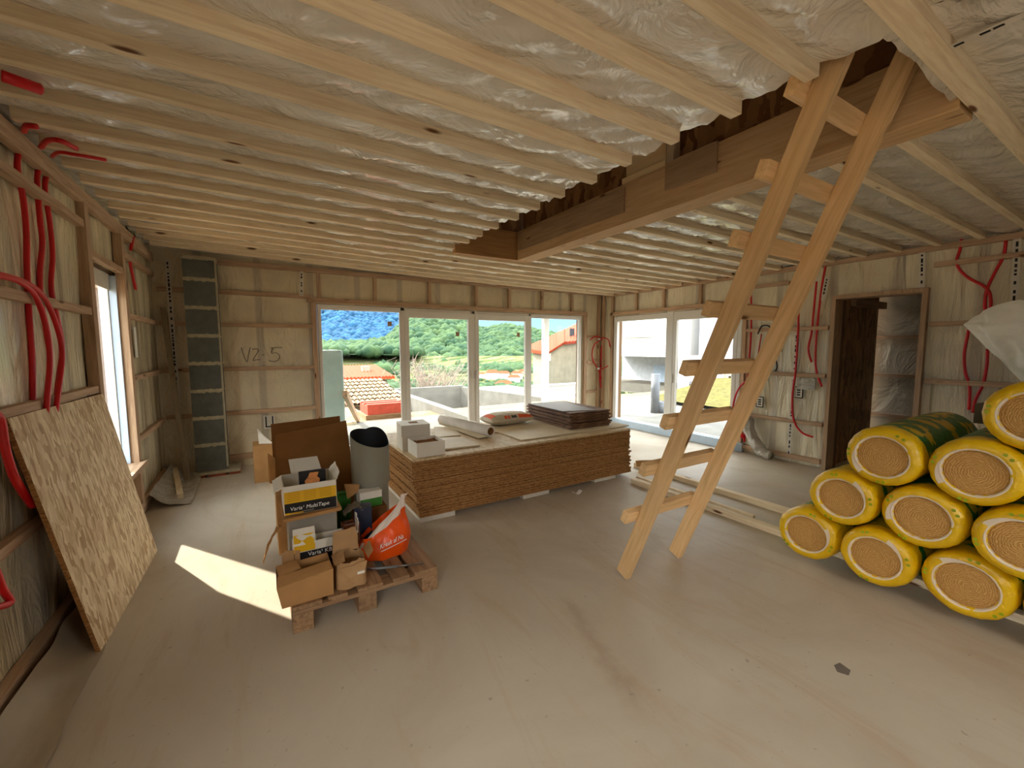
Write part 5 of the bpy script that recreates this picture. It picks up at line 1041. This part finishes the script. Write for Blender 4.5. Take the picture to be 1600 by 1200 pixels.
# ---- right side: white house
XH = 13.0; ya = at(950, 560, 0, XH).y; yb_ = at(1046, 560, 0, XH).y; zo = at(1005, 557, 0, XH).z
wh = empty('white_house', (14.5, (ya+yb_)/2, 0), 'overexposed white two storey house outside the sliding windows', 'house')
MB().box(XH, yb_, zo, 17, 14.9, 6.5).build('wall', WHW, wh); MB().box(XH+2.5, yb_+.2, -.08, 17, 14.9, zo).build('recess_wall', plain('grey_recess', (206, 208, 214), .85), wh)
wy0, wy1 = at(1018, 510, 0, XH).y, at(979, 510, 0, XH).y; wz0, wz1 = at(1000, 522, 0, XH).z, at(1000, 480, 0, XH).z
MB().box(XH-.03, wy0, wz0, XH+.02, wy1, wz1).build('shutter', plain('pale_shutter', (214, 214, 216), .7), wh); MB().box(XH-.1, wy0-.1, wz0-.12, XH+.02, wy1+.1, wz0).build('sill', WHW, wh)
ydr0, ydr1 = at(1039, 600, 0, XH+2.4).y, at(1021, 600, 0, XH+2.4).y; zdr = at(1030, 571, 0, XH+2.4).z
dr = MB().box(XH+2.4, ydr0, -.08, XH+2.5, ydr1, zdr).build('door', plain('pale_blue_door', (190, 206, 226), .6), wh)
MB().box(XH+2.38, ydr0+.1, zdr*.55, XH+2.41, (ydr0+ydr1)/2-.04, zdr-.1).build('door_pane', DARKP, dr) ; MB().box(XH+2.38, (ydr0+ydr1)/2+.04, zdr*.55, XH+2.41, ydr1-.1, zdr-.1).build('door_pane', DARKP, dr)
pp = at(1023, 645, 2, -.08); tag(MB().tube([(pp.x, pp.y, -.08), (pp.x, pp.y, at(1023, 584, 0, pp.x).z)], .1, 14, sub=1).build('bollard', plain('grey_pipe', (104, 106, 110), .6)), 'tall grey pipe standing in the yard before the white house', 'pipe')
pp = at(1032, 645, 2, -.08); tag(MB().tube([(pp.x, pp.y, -.08), (pp.x, pp.y, at(1032, 628, 0, pp.x).z)], .1, 14, sub=1).build('bollard', plain('grey_pipe', (104, 106, 110), .6)), 'short grey pipe standing in the yard beside the tall one', 'pipe')
XG = 14.0; g0, g1 = at(1068, 560, 0, XG).y, at(1160, 560, 0, XG).y
gh = empty('side_house', (XG+1, (g0+g1)/2, 0), 'pale lavender plastered building outside the right slider pane', 'building'); MB().box(XG, g1-4, -.08, XG+4, min(g0, yb_-.5), 6).build('wall', plain('lavender_render', (196, 196, 212), .85), gh)
MB().box(XG-.05, at(1092, 560, 0, XG).y, at(1080, 595, 0, XG).z, XG+.0, at(1072, 560, 0, XG).y, at(1080, 555, 0, XG).z).build('panel', WHW, gh)
c4 = at(1062, 640, 0, 12.5); tag(MB().box(12.5, c4.y-.12, -.08, 12.8, c4.y+.12, 3.2).build('white_column', WHW), 'white column between the two houses outside the slider', 'column')
sw0 = at(1068, 640, 2, -.05); XS = 11.0
gs = MB(); y0g, y1g = at(1062, 640, 0, XS).y, at(1200, 640, 0, XS).y
gs.grid(lambda u, v: (9.6+3.5*u, y1g-3+(y0g-y1g+3)*v, .02+.45*min(1, u*1.2)+.05*nz(u*9, v*9, 2)), 30, 30); tag(gs.build('grass_bank', GRASS), 'dry grass bank outside the right slider pane', 'grass', kind='stuff')
st = MB()
for k in range(40):
    yk = y1g-1+(y0g-y1g+1)*R.random(); zk = .1+.5*R.random(); s = R.uniform(.08, .16); st.box(13.4, yk-s, zk-s*.6+.2, 13.7, yk+s, zk+s*.6+.2)
tag(st.box(13.5, y1g-3, 0, 13.8, y0g, .8).build('stone_wall', plain('rubble_stone', (160, 150, 136), .9, .1, .25, 5, .6)), 'low rubble stone wall behind the grass bank', 'wall')
